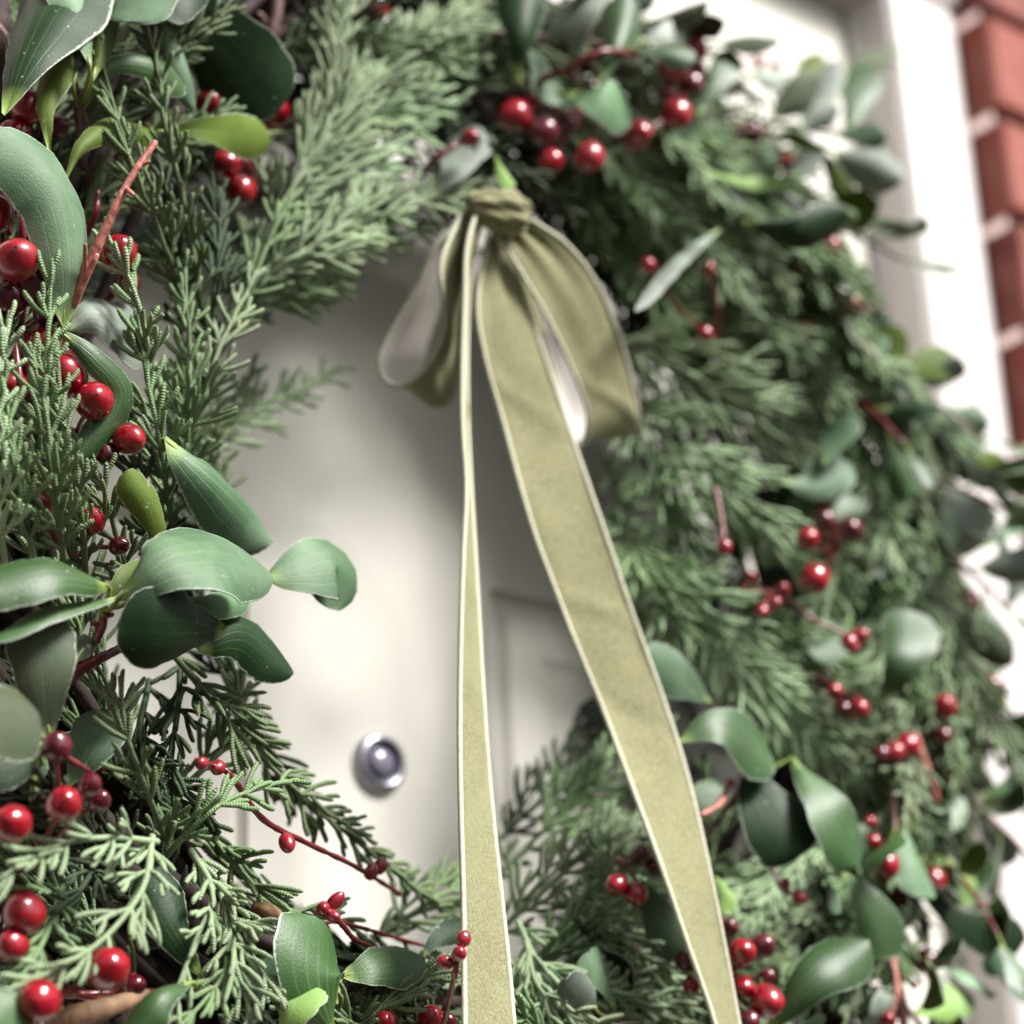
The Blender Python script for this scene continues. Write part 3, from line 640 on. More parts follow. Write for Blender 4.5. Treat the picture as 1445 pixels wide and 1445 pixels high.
# --- conifer sprigs seen in the photo
H = hero_sprig
for p in [
  (S3([(292, 480), (262, 300), (236, 180), (203, -20)], [.13, .158, .168, .172]), 40, 'n_mid'),
  (S3([(272, 450), (222, 320), (180, 215), (146, 96)], [.13, .156, .165, .168]), 44, 'n_mid'),
  (S3([(255, 470), (250, 370), (240, 290), (225, 230)], [.12, .14, .15, .15]), 44, 'n_dark'),
  (S3([(222, 600), (205, 470), (185, 400), (162, 355)], [.14, .165, .17, .172]), 42, 'n_lite'),
  (S3([(300, 560), (300, 440), (310, 330), (300, 250)], [.12, .14, .145, .145]), 50, 'n_dark'),
  (S3([(90, 790), (78, 690), (66, 590), (50, 520)], [.15, .175, .182, .182]), 60, 'n_mid'),
  (S3([(50, 800), (30, 700), (18, 620), (8, 560)], [.15, .172, .18, .18]), 48, 'n_mid'),
  (S3([(10, 820), (-5, 700), (-8, 600), (10, 470)], [.15, .172, .178, .178]), 48, 'n_lite'),
  (S3([(120, 810), (115, 730), (100, 640), (82, 520)], [.14, .162, .17, .17]), 50, 'n_mid'),
  (S3([(66, 620), (64, 540), (68, 470), (72, 400)], [.16, .178, .182, .184]), 26, 'n_mid'),
  (S3([(185, 830), (165, 760), (150, 700), (130, 640)], [.13, .15, .158, .16]), 46, 'n_mid'),
  (S3([(245, 760), (225, 620), (205, 520), (190, 400)], [.13, .155, .16, .162]), 46, 'n_mid'),
  (S3([(262, 700), (265, 590), (268, 500), (262, 400)], [.12, .145, .152, .152]), 46, 'n_mid'),
  (S3([(255, 650), (285, 560), (315, 480), (352, 405)], [.12, .142, .148, .148]), 50, 'n_lite'),
  (S3([(230, 800), (212, 730), (200, 660), (190, 600)], [.12, .14, .145, .145]), 44, 'n_dark'),
  (S3([(320, 470), (355, 400), (380, 340), (415, 270)], [.12, .135, .14, .14]), 46, 'n_mid'),
  (S3([(270, 660), (320, 610), (380, 570), (478, 525)], [.07, .075, .075, .07]), 48, 'n_lite'),
  (S3([(290, 650), (310, 600), (350, 540)], [.08, .08, .08]), 40, 'n_mid'),
  (S3([(330, 410), (410, 270), (500, 150), (590, 60), (700, -10)], [.10, .128, .135, .138, .138]), 78, 'n_lite', dict(fl=1.1)),
  (S3([(400, 300), (455, 200), (480, 100), (475, -20)], [.115, .132, .138, .14]), 62, 'n_lite'),
  (S3([(450, 250), (520, 165), (600, 130), (700, 20)], [.11, .13, .134, .134]), 60, 'n_lite'),
  (S3([(330, 420), (420, 360), (530, 305), (690, 258)], [.11, .13, .134, .134]), 60, 'n_lite'),
  (S3([(400, 330), (480, 260), (540, 210), (640, 150)], [.11, .125, .13, .13]), 60, 'n_lite'),
  (S3([(340, 430), (410, 400), (500, 350), (600, 318)], [.09, .115, .12, .12]), 52, 'n_mid'),
  (S3([(330, 450), (370, 430), (440, 420), (490, 395)], [.09, .10, .105, .105]), 46, 'n_mid'),
  (S3([(540, 130), (580, 90), (620, 50), (640, -20)], [.10, .12, .125, .125]), 60, 'n_mid'),
  (S3([(440, 130), (450, 60), (470, -20)], [.10, .12, .125]), 50, 'n_dark'),
  (S3([(640, 180), (690, 215), (740, 250), (790, 290)], [.12, .14, .15, .15]), 44, 'n_dark'),
  (S3([(700, 230), (760, 262), (810, 300), (860, 350)], [.06, .07, .075, .08]), 60, 'n_dark'),
  (S3([(760, 260), (830, 310), (880, 380), (900, 460)], [.05, .06, .07, .07]), 60, 'n_dark'),
  (S3([(840, 380), (890, 450), (910, 530), (930, 620)], [.05, .06, .07, .07]), 60, 'n_dark'),
  (S3([(320, 860), (300, 760), (270, 690), (250, 610)], [.06, .085, .09, .09]), 56, 'n_dark'),
  (S3([(290, 880), (270, 800), (300, 700), (310, 600)], [.06, .08, .085, .085]), 50, 'n_mid'),
  (S3([(230, 850), (235, 760), (225, 680), (230, 600)], [.08, .10, .105, .105]), 56, 'n_dark'),
  (S3([(340, 1010), (300, 920), (260, 850), (240, 780)], [.07, .09, .095, .095]), 56, 'n_dark'),
  (S3([(280, 740), (260, 640), (280, 540), (290, 450)], [.07, .09, .095, .095]), 56, 'n_mid'),
  (S3([(330, 960), (340, 1020), (390, 1090), (430, 1150)], [.08, .09, .09, .085]), 44, 'n_dark'),
  # lower left
  (S3([(222, 1188), (150, 1182), (80, 1195), (-20, 1250)], [.16, .172, .176, .176]), 44, 'n_lite'),
  (S3([(215, 1180), (198, 1260), (120, 1345), (-30, 1415)], [.16, .172, .178, .178]), 50, 'n_lite'),
  (S3([(240, 1200), (205, 1110), (180, 1040), (168, 955)], [.14, .162, .168, .17]), 48, 'n_mid'),
  (S3([(228, 1215), (280, 1160), (330, 1125), (400, 1105)], [.14, .162, .165, .16]), 42, 'n_mid'),
  (S3([(225, 900), (300, 990), (370, 1070), (470, 1160), (610, 1275)], [.13, .135, .13, .12, .105]), 50, 'n_mid'),
  (S3([(255, 930), (250, 1010), (235, 1080), (215, 1150)], [.12, .13, .13, .12]), 50, 'n_dark'),
  (S3([(210, 960), (200, 1060), (270, 1130), (300, 1180)], [.11, .125, .13, .12]), 50, 'n_dark'),
  (S3([(250, 1120), (310, 1060), (340, 1000), (330, 950)], [.11, .12, .12, .12]), 48, 'n_mid'),
  (S3([(270, 1200), (300, 1260), (275, 1330), (248, 1400)], [.15, .162, .168, .168]), 38, 'n_lite'),
  (S3([(300, 1230), (330, 1310), (370, 1370), (400, 1425)], [.14, .158, .165, .165]), 46, 'n_lite'),
  (S3([(330, 1270), (330, 1350), (350, 1420), (340, 1480)], [.145, .165, .17, .17]), 48, 'n_lite'),
  (S3([(300, 1290), (320, 1360), (290, 1410), (250, 1450)], [.15, .162, .168, .17]), 44, 'n_mid'),
  (S3([(300, 1180), (340, 1230), (400, 1280), (480, 1300)], [.12, .13, .13, .12]), 50, 'n_mid'),
  (S3([(90, 1250), (60, 1330), (20, 1390), (-30, 1430)], [.14, .158, .16, .16]), 46, 'n_mid'),
  (S3([(150, 1190), (110, 1260), (60, 1290), (-10, 1330)], [.14, .15, .155, .155]), 46, 'n_dark'),
  (S3([(470, 1480), (530, 1430), (590, 1385), (655, 1360)], [.13, .15, .15, .15]), 46, 'n_mid'),
  (S3([(440, 1420), (500, 1400), (560, 1420), (630, 1430)], [.12, .14, .14, .14]), 46, 'n_dark'),
  (S3([(520, 1330), (580, 1290), (630, 1260), (690, 1240)], [.09, .10, .105, .10]), 56, 'n_mid'),
  (S3([(742, 1330), (758, 1390), (800, 1430), (862, 1450)], [.14, .15, .155, .155]), 36, 'n_lite'),
  # bottom, right of the ribbon
  (S3([(700, 1240), (770, 1170), (850, 1110), (930, 1040)], [.09, .10, .11, .11]), 62, 'n_mid'),
  (S3([(690, 1330), (760, 1260), (840, 1200), (930, 1170)], [.10, .12, .125, .12]), 66, 'n_lite'),
  (S3([(720, 1400), (800, 1330), (850, 1270), (860, 1190)], [.11, .13, .135, .135]), 66, 'n_mid'),
  (S3([(780, 1250), (840, 1300), (900, 1350), (960, 1420)], [.11, .135, .14, .14]), 66, 'n_lite'),
  (S3([(730, 1300), (770, 1370), (850, 1400), (930, 1430)], [.12, .14, .145, .145]), 66, 'n_lite'),
  (S3([(820, 1230), (900, 1260), (960, 1330), (1000, 1400)], [.10, .12, .125, .125]), 62, 'n_mid'),
  (S3([(700, 1190), (760, 1130), (830, 1060), (880, 990)], [.07, .08, .085, .085]), 56, 'n_dark'),
  (S3([(790, 1460), (830, 1420), (900, 1400), (960, 1440)], [.13, .14, .145, .145]), 60, 'n_lite'),
  (S3([(960, 1240), (1000, 1220), (1010, 1150), (1000, 1100)], [.10, .11, .115, .115]), 40, 'n_mid'),
  # right arc: sprigs sweeping down to the right
  (S3([(860, 470), (960, 520), (1060, 580), (1160, 640)], [.09, .12, .125, .12]), 84, 'n_lite', dict(fl=1.15)),
  (S3([(880, 560), (960, 640), (1040, 700), (1110, 790)], [.09, .125, .13, .13]), 84, 'n_lite', dict(fl=1.15)),
  (S3([(900, 500), (1000, 490), (1080, 500), (1140, 520)], [.09, .115, .118, .115]), 74, 'n_mid'),
  (S3([(870, 420), (940, 440), (1010, 470), (1080, 540)], [.09, .11, .115, .115]), 74, 'n_mid'),
  (S3([(890, 600), (930, 680), (970, 760), (1000, 850)], [.085, .115, .12, .12]), 70, 'n_mid'),
  (S3([(870, 720), (900, 800), (950, 870), (1020, 930)], [.08, .115, .125, .125]), 74, 'n_mid'),
  (S3([(890, 790), (980, 860), (1060, 960), (1150, 1050)], [.09, .125, .135, .135]), 84, 'n_lite', dict(fl=1.1)),
  (S3([(980, 870), (1080, 960), (1180, 1060), (1320, 1235)], [.09, .128, .132, .12]), 74, 'n_lite'),
  (S3([(1010, 830), (1100, 900), (1180, 960), (1260, 1010)], [.09, .12, .122, .12]), 66, 'n_mid'),
  (S3([(860, 880), (880, 950), (850, 1020), (820, 1080)], [.06, .07, .075, .075]), 56, 'n_dark'),
  (S3([(850, 640), (880, 720), (900, 800), (900, 880)], [.06, .08, .085, .085]), 56, 'n_mid'),
  (S3([(880, 250), (960, 290), (1030, 340), (1080, 420)], [.08, .10, .105, .10]), 74, 'n_dark'),
  (S3([(790, 260), (870, 290), (930, 330), (990, 400)], [.09, .115, .12, .115]), 74, 'n_mid'),
  (S3([(800, 300), (880, 350), (930, 410), (960, 480)], [.08, .10, .11, .11]), 70, 'n_mid'),
  (S3([(760, 230), (840, 235), (920, 250), (1000, 280)], [.09, .11, .112, .11]), 66, 'n_dark'),
  (S3([(1100, 540), (1180, 560), (1260, 600), (1380, 640)], [.06, .09, .09, .08]), 66, 'n_mid'),
  (S3([(1120, 640), (1200, 660), (1280, 700), (1340, 760)], [.06, .09, .095, .09]), 66, 'n_mid'),
  (S3([(1180, 700), (1240, 760), (1290, 830), (1330, 880)], [.06, .09, .095, .09]), 60, 'n_mid'),
  (S3([(1020, 250), (1080, 190), (1120, 140), (1160, 100)], [.07, .085, .088, .085]), 44, 'n_mid'),
  (S3([(1130, 160), (1180, 130), (1220, 100), (1258, 75)], [.06, .07, .07, .07]), 30, 'n_mid'),
  (S3([(1050, 1260), (1110, 1310), (1180, 1290), (1240, 1240)], [.08, .10, .105, .10]), 50, 'n_mid'),
  (S3([(1150, 1300), (1180, 1360), (1200, 1420), (1240, 1470)], [.07, .09, .095, .095]), 60, 'n_mid'),
  (S3([(700, 100), (690, 30), (680, -40)], [.09, .11, .11]), 56, 'n_dark'),
  (S3([(620, 330), (640, 260), (650, 200), (640, 140)], [.08, .10, .105, .10]), 50, 'n_dark'),
]:
    kw = dict(p[3]) if len(p) > 3 else {}
    H(p[0], p[1], p[2], tilt=random.uniform(-22, 22), nr=(.00100 if p[1] > 55 else .00096), **kw)

# --- berries
def sphere_mesh(name, mt, seed, n=20):
    rg = np.random.default_rng(seed); q = MB(); lat = np.linspace(0, np.pi, n); th = np.arange(n*3//2)/(n*3//2)*2*np.pi
    a, b_ = rg.uniform(0, 6.28, 2); X = np.sin(lat)[:, None]*np.cos(th)[None]; Y = np.sin(lat)[:, None]*np.sin(th)[None]; Z = np.broadcast_to(np.cos(lat)[:, None], X.shape)
    R = 1+.035*np.sin(2*X+a)*np.cos(2.3*Z+b_)+.02*np.sin(5*Y+a)*np.sin(3*Z)-.07*np.exp(-((1-Z)/.05))+.05*np.exp(-((1+Z)/.06))
    V = np.stack([X*R, Y*R, Z*R*1.04], -1).reshape(-1, 3); q.add(V, grid_q(n, len(th), True))
    e = [(0, 0, -1.0), (0, 0, -1.10)]; tube(q, e, [.10, .05], 6, 1); return q.mesh(name, [mt, M['stem_brown']])
BM = {k: [sphere_mesh('berry', M[k], s) for s in range(3)] for k in ('berry', 'berry_dark', 'bead')}
def add_berry(par, p, r, kind='berry', axis=None, sc=(1, 1, 1)):
    o = link('berry', BM[kind][random.randrange(3)], par)
    ax = nrm(np.asarray(axis) if axis is not None else RG.normal(0, 1, 3)); R = Vector(ax).to_track_quat('Z', 'Y').to_matrix().to_4x4()
    if kind == 'berry_dark' and par.get('label') is None and random.random() < 0: pass
    o.matrix_world = Matrix.Translation(Vector(p)) @ R @ Matrix.Diagonal((r*sc[0], r*sc[1], r*sc[2], 1)); return o
def berry_pick(node, bs, sm='stem_red', rs=.0009):
    n0 = ptl(*node); q = MB(); info = []
    core = n0+np.array([0, .02, 0]); tube(q, spline([core, n0+(core-n0)*.4+RG.normal(0, .002, 3), n0], 8), .0016, 6)
    for b_ in bs:
        x, y, r, d = b_[:4]; c = ptl(x, y, d); rm = r*dep(c)/F; v = nrm(c-n0)
        s = spline([n0, (n0+c)/2+RG.normal(0, .0025, 3), c-v*rm*.6], 8); tube(q, s, np.linspace(rs*1.3, rs, 8), 6, jitter=.08); info.append((c, rm*random.uniform(.95, 1.08), v, b_[4] if len(b_) > 4 else 'berry'))
    br = q.build('berry_pick', [M[sm]], wreath)
    for c, rm, v, k in info: add_berry(br, c, rm, k, -v, (1, 1, random.uniform(1.0, 1.12)))
BD = 'berry_dark'
berry_pick((30, 470, .12), [(24, 366, 31, .165), (46, 402, 29, .150, BD), (-6, 300, 26, .15), (10, 420, 30, .145, BD), (68, 440, 22, .145, BD), (38, 500, 26, .13, BD)])
for a, b_ in (((32, 350), (22, 250)), ((12, 330), (-8, 270)), ((36, 470), (40, 560)), ((60, 450), (52, 590)), ((20, 480), (30, 600))):
    q = MB(); tube(q, spline([pt(*a, .155), pt((a[0]+b_[0])/2+3, (a[1]+b_[1])/2, .158), pt(*b_, .15)], 10), .0014, 8, jitter=.05); q.build('twig', [M['stem_red']], wreath)
berry_pick((40, 560, .12), [(60, 486, 24, .145), (84, 505, 18, .14, BD), (18, 545, 22, .14)])
berry_pick((30, 250, .11), [(20, 190, 22, .135), (46, 215, 17, .14, BD)])
berry_pick((140, 440, .12), [(166, 358, 26, .148), (180, 400, 18, .14, BD)])
berry_pick((110, 610, .12), [(93, 532, 32, .148), (132, 566, 28, .155), (182, 620, 24, .152), (150, 640, 18, .145, BD)])
berry_pick((100, 790, .12), [(130, 735, 20, .145), (66, 690, 20, .14), (168, 770, 14, .14, BD)])
berry_pick((50, 210, .11), [(38, 152, 24, .14), (82, 178, 16, .135, BD), (60, 260, 18, .13, BD)])
berry_pick((360, 250, .09), [(340, 268, 21, .125), (296, 146, 20, .125), (388, 160, 22, .12), (340, 232, 20, .12, BD), (318, 232, 22, .122), (355, 175, 16, .12, BD), (300, 176, 14, .12, BD)])
berry_pick((60, 1210, .13), [(17, 1162, 26, .175), (90, 1136, 27, .172), (80, 1054, 22, .170, BD), (127, 1108, 17, .172, BD), (140, 1130, 15, .165, BD)])
berry_pick((90, 1400, .12), [(34, 1290, 30, .152), (18, 1335, 22, .15), (152, 1366, 31, .165), (55, 1412, 31, .170), (190, 1390, 16, .14, BD)])
berry_pick((560, 1480, .12), [(544, 1442, 15, .155), (607, 1436, 17, .15), (628, 1442, 15, .15, BD), (590, 1470, 15, .15)])
berry_pick((840, 150, .10), [(727, 165, 24, .135), (754, 140, 16, .13), (768, 186, 20, .135, BD), (777, 228, 19, .135), (832, 221, 23, .135), (902, 186, 19, .13), (800, 175, 14, .12, BD), (895, 200, 14, .12)])
berry_pick((960, 130, .10), [(955, 161, 22, .13), (951, 94, 21, .128), (981, 71, 18, .12), (990, 42, 12, .12), (975, 120, 18, .12, BD), (942, 132, 14, .12, BD), (985, 98, 12, .115, BD)])
for nd_, l in (((1140, 440, .07), [(1130, 470, 18, .09), (1149, 470, 16, .088, BD)]), ((1010, 480, .09), [(995, 470, 11, .12), (915, 375, 11, .12), (1000, 380, 9, .11)]),
    ((1180, 780, .08), [(1140, 760, 17, .115), (1150, 816, 21, .12), (1200, 748, 17, .105, BD), (1165, 735, 15, .10, BD), (1160, 700, 12, .09, BD), (1165, 690, 10, .09)]),
    ((1310, 1030, .08), [(1332, 998, 17, .10), (1330, 1038, 14, .10, BD), (1280, 1052, 19, .10), (1262, 1062, 16, .10), (1244, 1064, 13, .098, BD)]),
    ((1180, 985, .08), [(1160, 962, 12, .10, BD), (1178, 975, 11, .105), (1212, 1000, 15, .105), (1190, 1000, 12, .10, BD)]),
    ((1265, 1200, .08), [(1250, 1221, 20, .11), (1275, 1262, 17, .10, BD), (1233, 1188, 11, .10), (1228, 1160, 9, .10)]),
    ((880, 1220, .10), [(870, 1249, 17, .125), (898, 1261, 17, .128), (905, 1205, 15, .12, BD), (925, 1222, 15, .12, BD)]),
    ((1020, 1370, .10), [(1047, 1343, 20, .14), (1076, 1335, 17, .13, BD), (1082, 1413, 23, .14), (1048, 1393, 17, .135), (1058, 1440, 14, .138, BD), (975, 1390, 12, .13), (968, 1356, 16, .128, BD), (1010, 1300, 13, .12, BD), (1030, 1310, 12, .12, BD), (1082, 1378, 12, .12, BD)]),
    ((1240, 1460, .08), [(1253, 1440, 13, .10)])):
    berry_pick(nd_, l)
for k in range(26):
    th = k*2.39996+2.1; ph = math.radians(RG.uniform(0, 120)); p = ring(th, .05, ph)
    if p[0] < .02 and p[2] > 1.33 and p[2] < 1.80: continue
    q = MB(); info = []
    tube(q, [ring(th, .03, ph), p], .0014, 6)
    for j in range(5):
        c = p+RG.normal(0, .011, 3); rr = RG.uniform(.0045, .0068); tube(q, spline([p, (p+c)/2+RG.normal(0, .002, 3), c], 6), .0008, 5); info.append((c, rr))
    br = q.build('berry_pick', [M['stem_red']], wreath)
    for j, (c, rr) in enumerate(info): add_berry(br, c, rr, 'berry_dark' if j % 2 else 'berry', p-c)

# --- bead twigs and bare twigs
def bead_twig(path, beads, m='stem_red', r=.0010, bm='bead', name='bead_twig'):
    q = MB(); P = spline([ptl(*p) for p in path], 10*len(path)); tube(q, P, np.linspace(r*1.2, r*.9, len(P)), 7, jitter=.10)
    info = []
    for b_ in beads:
        c = ptl(*b_[:3]); k = int(np.argmin(np.linalg.norm(P-c, axis=1))); a = P[min(len(P)-1, k)]
        if np.linalg.norm(a-c) > .0015: tube(q, [a, c], [r, r*.8], 6)
        info.append((c, b_[3]*dep(c)/F, (a-c)+1e-4*fwd, b_[4] if len(b_) > 4 else 1.25))
    br = q.build(name, [M[m]], wreath)
    for c, rr, ax, e in info: add_berry(br, c, rr, bm, ax, (1, 1, e))
bead_twig([(310, 1080, .155), (330, 1100, .155), (370, 1155, .150), (430, 1188, .145), (500, 1222, .135), (565, 1262, .115)],
          [(285, 1077, .155, 10), (307, 1083, .157, 11), (405, 1189, .150, 12, 1.3), (537, 1222, .13, 10), (524, 1230, .13, 10)])
bead_twig([(455, 1285, .155), (480, 1302, .152), (500, 1325, .145), (530, 1338, .135)], [(456, 1283, .158, 11, 1.4), (474, 1271, .158, 10, 1.5), (470, 1292, .16, 9)], 'stem_red')
bead_twig([(478, 1300, .14), (520, 1312, .13), (600, 1335, .12)], [(402, 1311, .15, 10, 1.1)], 'stem_red', .0007)
bead_twig([(646, 1350, .212), (640, 1385, .205), (625, 1450, .17)], [(654, 1325, .214, 11, 1.1), (648, 1346, .214, 11, 1.1), (628, 1358, .208, 11, 1.1)])
bead_twig([(590, 250, .13), (620, 220, .145), (660, 195, .15)], [(662, 195, .152, 13, 1.3)], r=.0013)
bead_twig([(1045, 830, .10), (1100, 840, .11), (1150, 875, .11), (1205, 900, .11)], [(1075, 862, .115, 10), (1105, 835, .112, 11), (1095, 850, .112, 9), (1198, 905, .112, 12), (1212, 898, .112, 12), (1204, 912, .112, 9), (1060, 815, .11, 8)])
bead_twig([(1010, 690, .11), (1018, 730, .115), (1022, 770, .12)], [(1022, 772, .12, 11, 1.1)])
bead_twig([(1165, 420, .09), (1195, 425, .095)], [(1180, 418, .098, 11), (1195, 426, .098, 12), (1210, 432, .098, 11), (1245, 440, .08, 12)])
bead_twig([(1085, 1200, .11), (1100, 1250, .115), (1128, 1265, .12)], [(1128, 1266, .122, 12, 1.1), (1108, 1248, .118, 8, 1.3)])
bead_twig([(1030, 1105, .12), (1015, 1135, .125), (990, 1150, .125)], [(1030, 1105, .12, 7, 1.6)], 'stem_pink', .0013)
bead_twig([(1255, 1440, .10), (1265, 1400, .10), (1262, 1330, .095), (1285, 1290, .09)], [], 'stem_pink', .0010, name='twig')
bead_twig([(1275, 1450, .10), (1270, 1400, .10), (1250, 1330, .095)], [(1290, 1390, .09, 6, 1.5)], 'stem_pink', .0010, name='twig')
bead_twig([(1250, 1290, .08), (1290, 1350, .085), (1330, 1390, .08)], [(1322, 1382, .08, 7, 1.6)], 'stem_pink', .0009)
bead_twig([(1290, 1040, .10), (1305, 1080, .10), (1322, 1130, .095)], [], 'stem_pink', .0020, name='twig')
bead_twig([(1300, 1060, .08), (1340, 1080, .08), (1352, 1110, .08)], [(1345, 1085, .08, 8, 1.5)], 'stem_pink', .0008)
bead_twig([(1035, 90, .06), (1085, 85, .06), (1100, 110, .06)], [(1070, 88, .06, 7, 1.7), (1095, 92, .06, 6, 1.6)], 'stem_pink', .0008)
bead_twig([(1050, 100, .06), (1080, 120, .06), (1120, 115, .06)], [], 'stem_pink', .0008)
bead_twig([(1160, 180, .07), (1200, 190, .07), (1240, 200, .065)], [(1195, 187, .07, 7, 1.7), (1228, 198, .068, 6, 1.6)], 'stem_pink', .0008)
bead_twig([(765, 112, .135), (800, 98, .14), (850, 73, .142), (897, 76, .14)], [(895, 76, .14, 6, 1.5)], 'stem_red', .0016)
bead_twig([(800, 98, .14), (815, 115, .138), (825, 130, .13)], [], 'stem_red', .0010, name='twig')
bead_twig([(860, 190, .11), (910, 186, .115), (960, 150, .115)], [], 'stem_mauve', .0016, name='twig')
def twig(path, r, m, label=None, buds=()):
    q = MB(); P = spline([pt(*p) for p in path], 12*len(path)); rr = np.interp(np.linspace(0, 1, len(P)), np.linspace(0, 1, len(r)), r); tube(q, P, rr, 9, jitter=.04)
    for (a, b_, r0) in buds: tube(q, spline([pt(*a), pt(*b_)], 6), [r0, r0, r0*.9, r0*.9, r0*.85, r0*.7], 7)
    return q.build('twig', [M[m]], wreath, label)
twig([(88, 462, .160), (110, 410, .172), (150, 320, .185), (185, 250, .192), (219, 201, .196)], [.0020, .0022, .0017, .0013, .0012], 'stem_pink', 'bare salmon pink twig with a cut tip',
     [((105, 425, .176), (137, 360, .188), .0013), ((180, 268, .192), (187, 274, .196), .0010), ((120, 380, .178), (120, 345, .186), .0008), ((203, 232, .194), (211, 228, .196), .0008)])
twig([(365, 90, .11), (385, 40, .12), (396, -30, .125)], [.0024, .0026, .0028], 'stem_mauve', None, [((372, 30, .122), (366, 20, .13), .0018)])
twig([(340, 60, .11), (325, 10, .115), (318, -30, .12)], [.0018, .0018, .0020], 'stem_red')
twig([(375, 188, .12), (420, 186, .122), (470, 178, .12)], [.0009, .0009, .0009], 'petiole')
twig([(112, 230, .13), (118, 170, .14), (100, 100, .145)], [.0024, .0021, .0014], 'stem_mauve')
twig([(118, 340, .14), (135, 300, .15), (138, 270, .15)], [.0012, .0014, .0012], 'stem_red')
twig([(45, 1035, .165), (80, 1060, .170), (125, 1088, .168)], [.0016, .0014, .0010], 'stem_red')
twig([(70, 1405, .13), (150, 1402, .135), (230, 1400, .13)], [.0014, .0014, .0014], 'stem_red')
twig([(110, 1430, .12), (150, 1395, .13), (190, 1375, .13)], [.0011, .0011, .0011], 'stem_red')
twig([(105, 950, .15), (140, 930, .155), (170, 915, .15)], [.0018, .0018, .0016], 'stem_red')
twig([(75, 1442, .15), (140, 1425, .155), (205, 1405, .15)], [.0042, .0036, .0026], 'paper', 'stem wrapped in crumpled brown paper tape')
twig([(362, 1280, .13), (385, 1288, .135), (408, 1302, .13)], [.0026, .0024, .0010], 'paper')
twig([(-10, -20, .13), (2, 130, .135), (-5, 300, .13)], [.006, .0055, .005], 'stem_brown')
twig([(-10, 380, .10), (10, 560, .11), (30, 640, .10)], [.006, .006, .005], 'paper')
twig([(-10, 30, .14), (12, 60, .145), (10, 110, .14)], [.0016, .0014, .0010], 'stem_mauve')
twig([(-20, 1500, .08), (200, 1440, .10), (420, 1445, .08)], [.005, .005, .005], 'stem_brown')

# ------------------------------------------------------------------ ribbon bow, tied on the top of the wreath
bow = thing('ribbon_bow', 'olive green velvet ribbon bow with cream edges and two long tails hanging in the wreath', 'bow')
RWD = .030
def solve(pl, x, y, far=True, W=RWD):
    r = ray(x, y); r = r/np.linalg.norm(r); oc = CAMP-pl; b_ = oc.dot(r); c = oc.dot(oc)-W*W; disc = b_*b_-c
    t = -b_ if disc < 0 else -b_+math.sqrt(disc)*(1 if far else -1); return CAMP+r*t
def strip(name, A, B, par, n=60, flip=False, gather2=False, edges=True):
    A = spline(A, n); B = spline(B, n); cn = 13; T = np.gradient((A+B)/2, axis=0); T /= np.linalg.norm(T, axis=1)[:, None]+1e-12
    u = np.linspace(0, 1, cn); P = A[:, None]*(1-u)[None, :, None]+B[:, None]*u[None, :, None]
    N = np.cross(T, B-A); N /= np.linalg.norm(N, axis=1)[:, None]+1e-12
    if flip: N = -N
    L = np.r_[0, np.cumsum(np.linalg.norm(np.diff((A+B)/2, axis=0), axis=1))]
    rip = (np.sin(L*70+1)[:, None]*np.sin(u*5+L[:, None]*30)*.0007)[:, :, None]*N[:, None]
    Le = L[-1]-L; gat = (np.exp(-L/.022)+(np.exp(-Le/.022) if gather2 else 0))[:, None]*np.sin(u*15+1.3)[None]*.0020
    cre = sum(a_*np.exp(-((L[:, None]-l0-k_*u[None]*.03)/.004)**2) for a_, l0, k_ in ((.0011, .075, .8), (-.0009, .118, -.6), (.0010, .17, .5), (-.0009, .215, .7), (.0008, .26, -.5)))
    P = P+(rip+(gat+cre)[:, :, None]*N[:, None])*np.minimum(1, 3*np.sin(np.pi*u))[None, :, None]
    UV = np.stack(np.broadcast_arrays(u[None], L[:, None]), -1).reshape(-1, 2); G = grid_q(n, cn); q = MB()
    f = P+N[:, None]*.0003; k = P-N[:, None]*.0003
    q.add(f, G if not flip else G[:, ::-1], UV, 0); q.add(k, G[:, ::-1] if not flip else G, UV, 1)
    for j in (0, cn-1): q.add(np.stack([f[:, j], k[:, j]], 1), grid_q(n, 2), None, 1)
    o = q.build(name, [M['velvet'], M['satin']], par)
    if edges:
        for E_ in (P[:, 0], P[:, -1]):
            q = MB(); S = nrm((B-A)[n//2]); tube(q, E_+N*.0002, .00105, 8, jitter=.015); q.build('cream_edge', [M['piping']], o)
    return o
def smooth(P, k=2):
    P = np.array(P, float)
    for _ in range(k): P[1:-1] = .5*P[1:-1]+.25*(P[:-2]+P[2:])
    return P
# broad tail
La = [(694, 308), (674, 420), (683, 500), (708, 590), (735, 690), (758, 765), (790, 850), (811, 905), (850, 1000), (880, 1080), (906, 1150), (935, 1230), (965, 1319), (1008, 1445), (1030, 1540)]
Ra = [(708, 308), (738, 420), (768, 500), (796, 590), (828, 680), (855, 755), (881, 840), (902, 895), (935, 985), (966, 1076), (985, 1158), (999, 1225), (1015, 1300), (1042, 1445), (1058, 1540)]
dd = np.interp(np.arange(len(La)), [0, 3, 8, 11, 14], [.150, .142, .155, .182, .195])
A = [pt(x, y, d) for (x, y), d in zip(La, dd)]; B = smooth([solve(a, x, y, True, RWD if i > 1 else .014+.007*i) for i, (a, (x, y)) in enumerate(zip(A, Ra))], 1)
strip('tail', A, B, bow, 90)
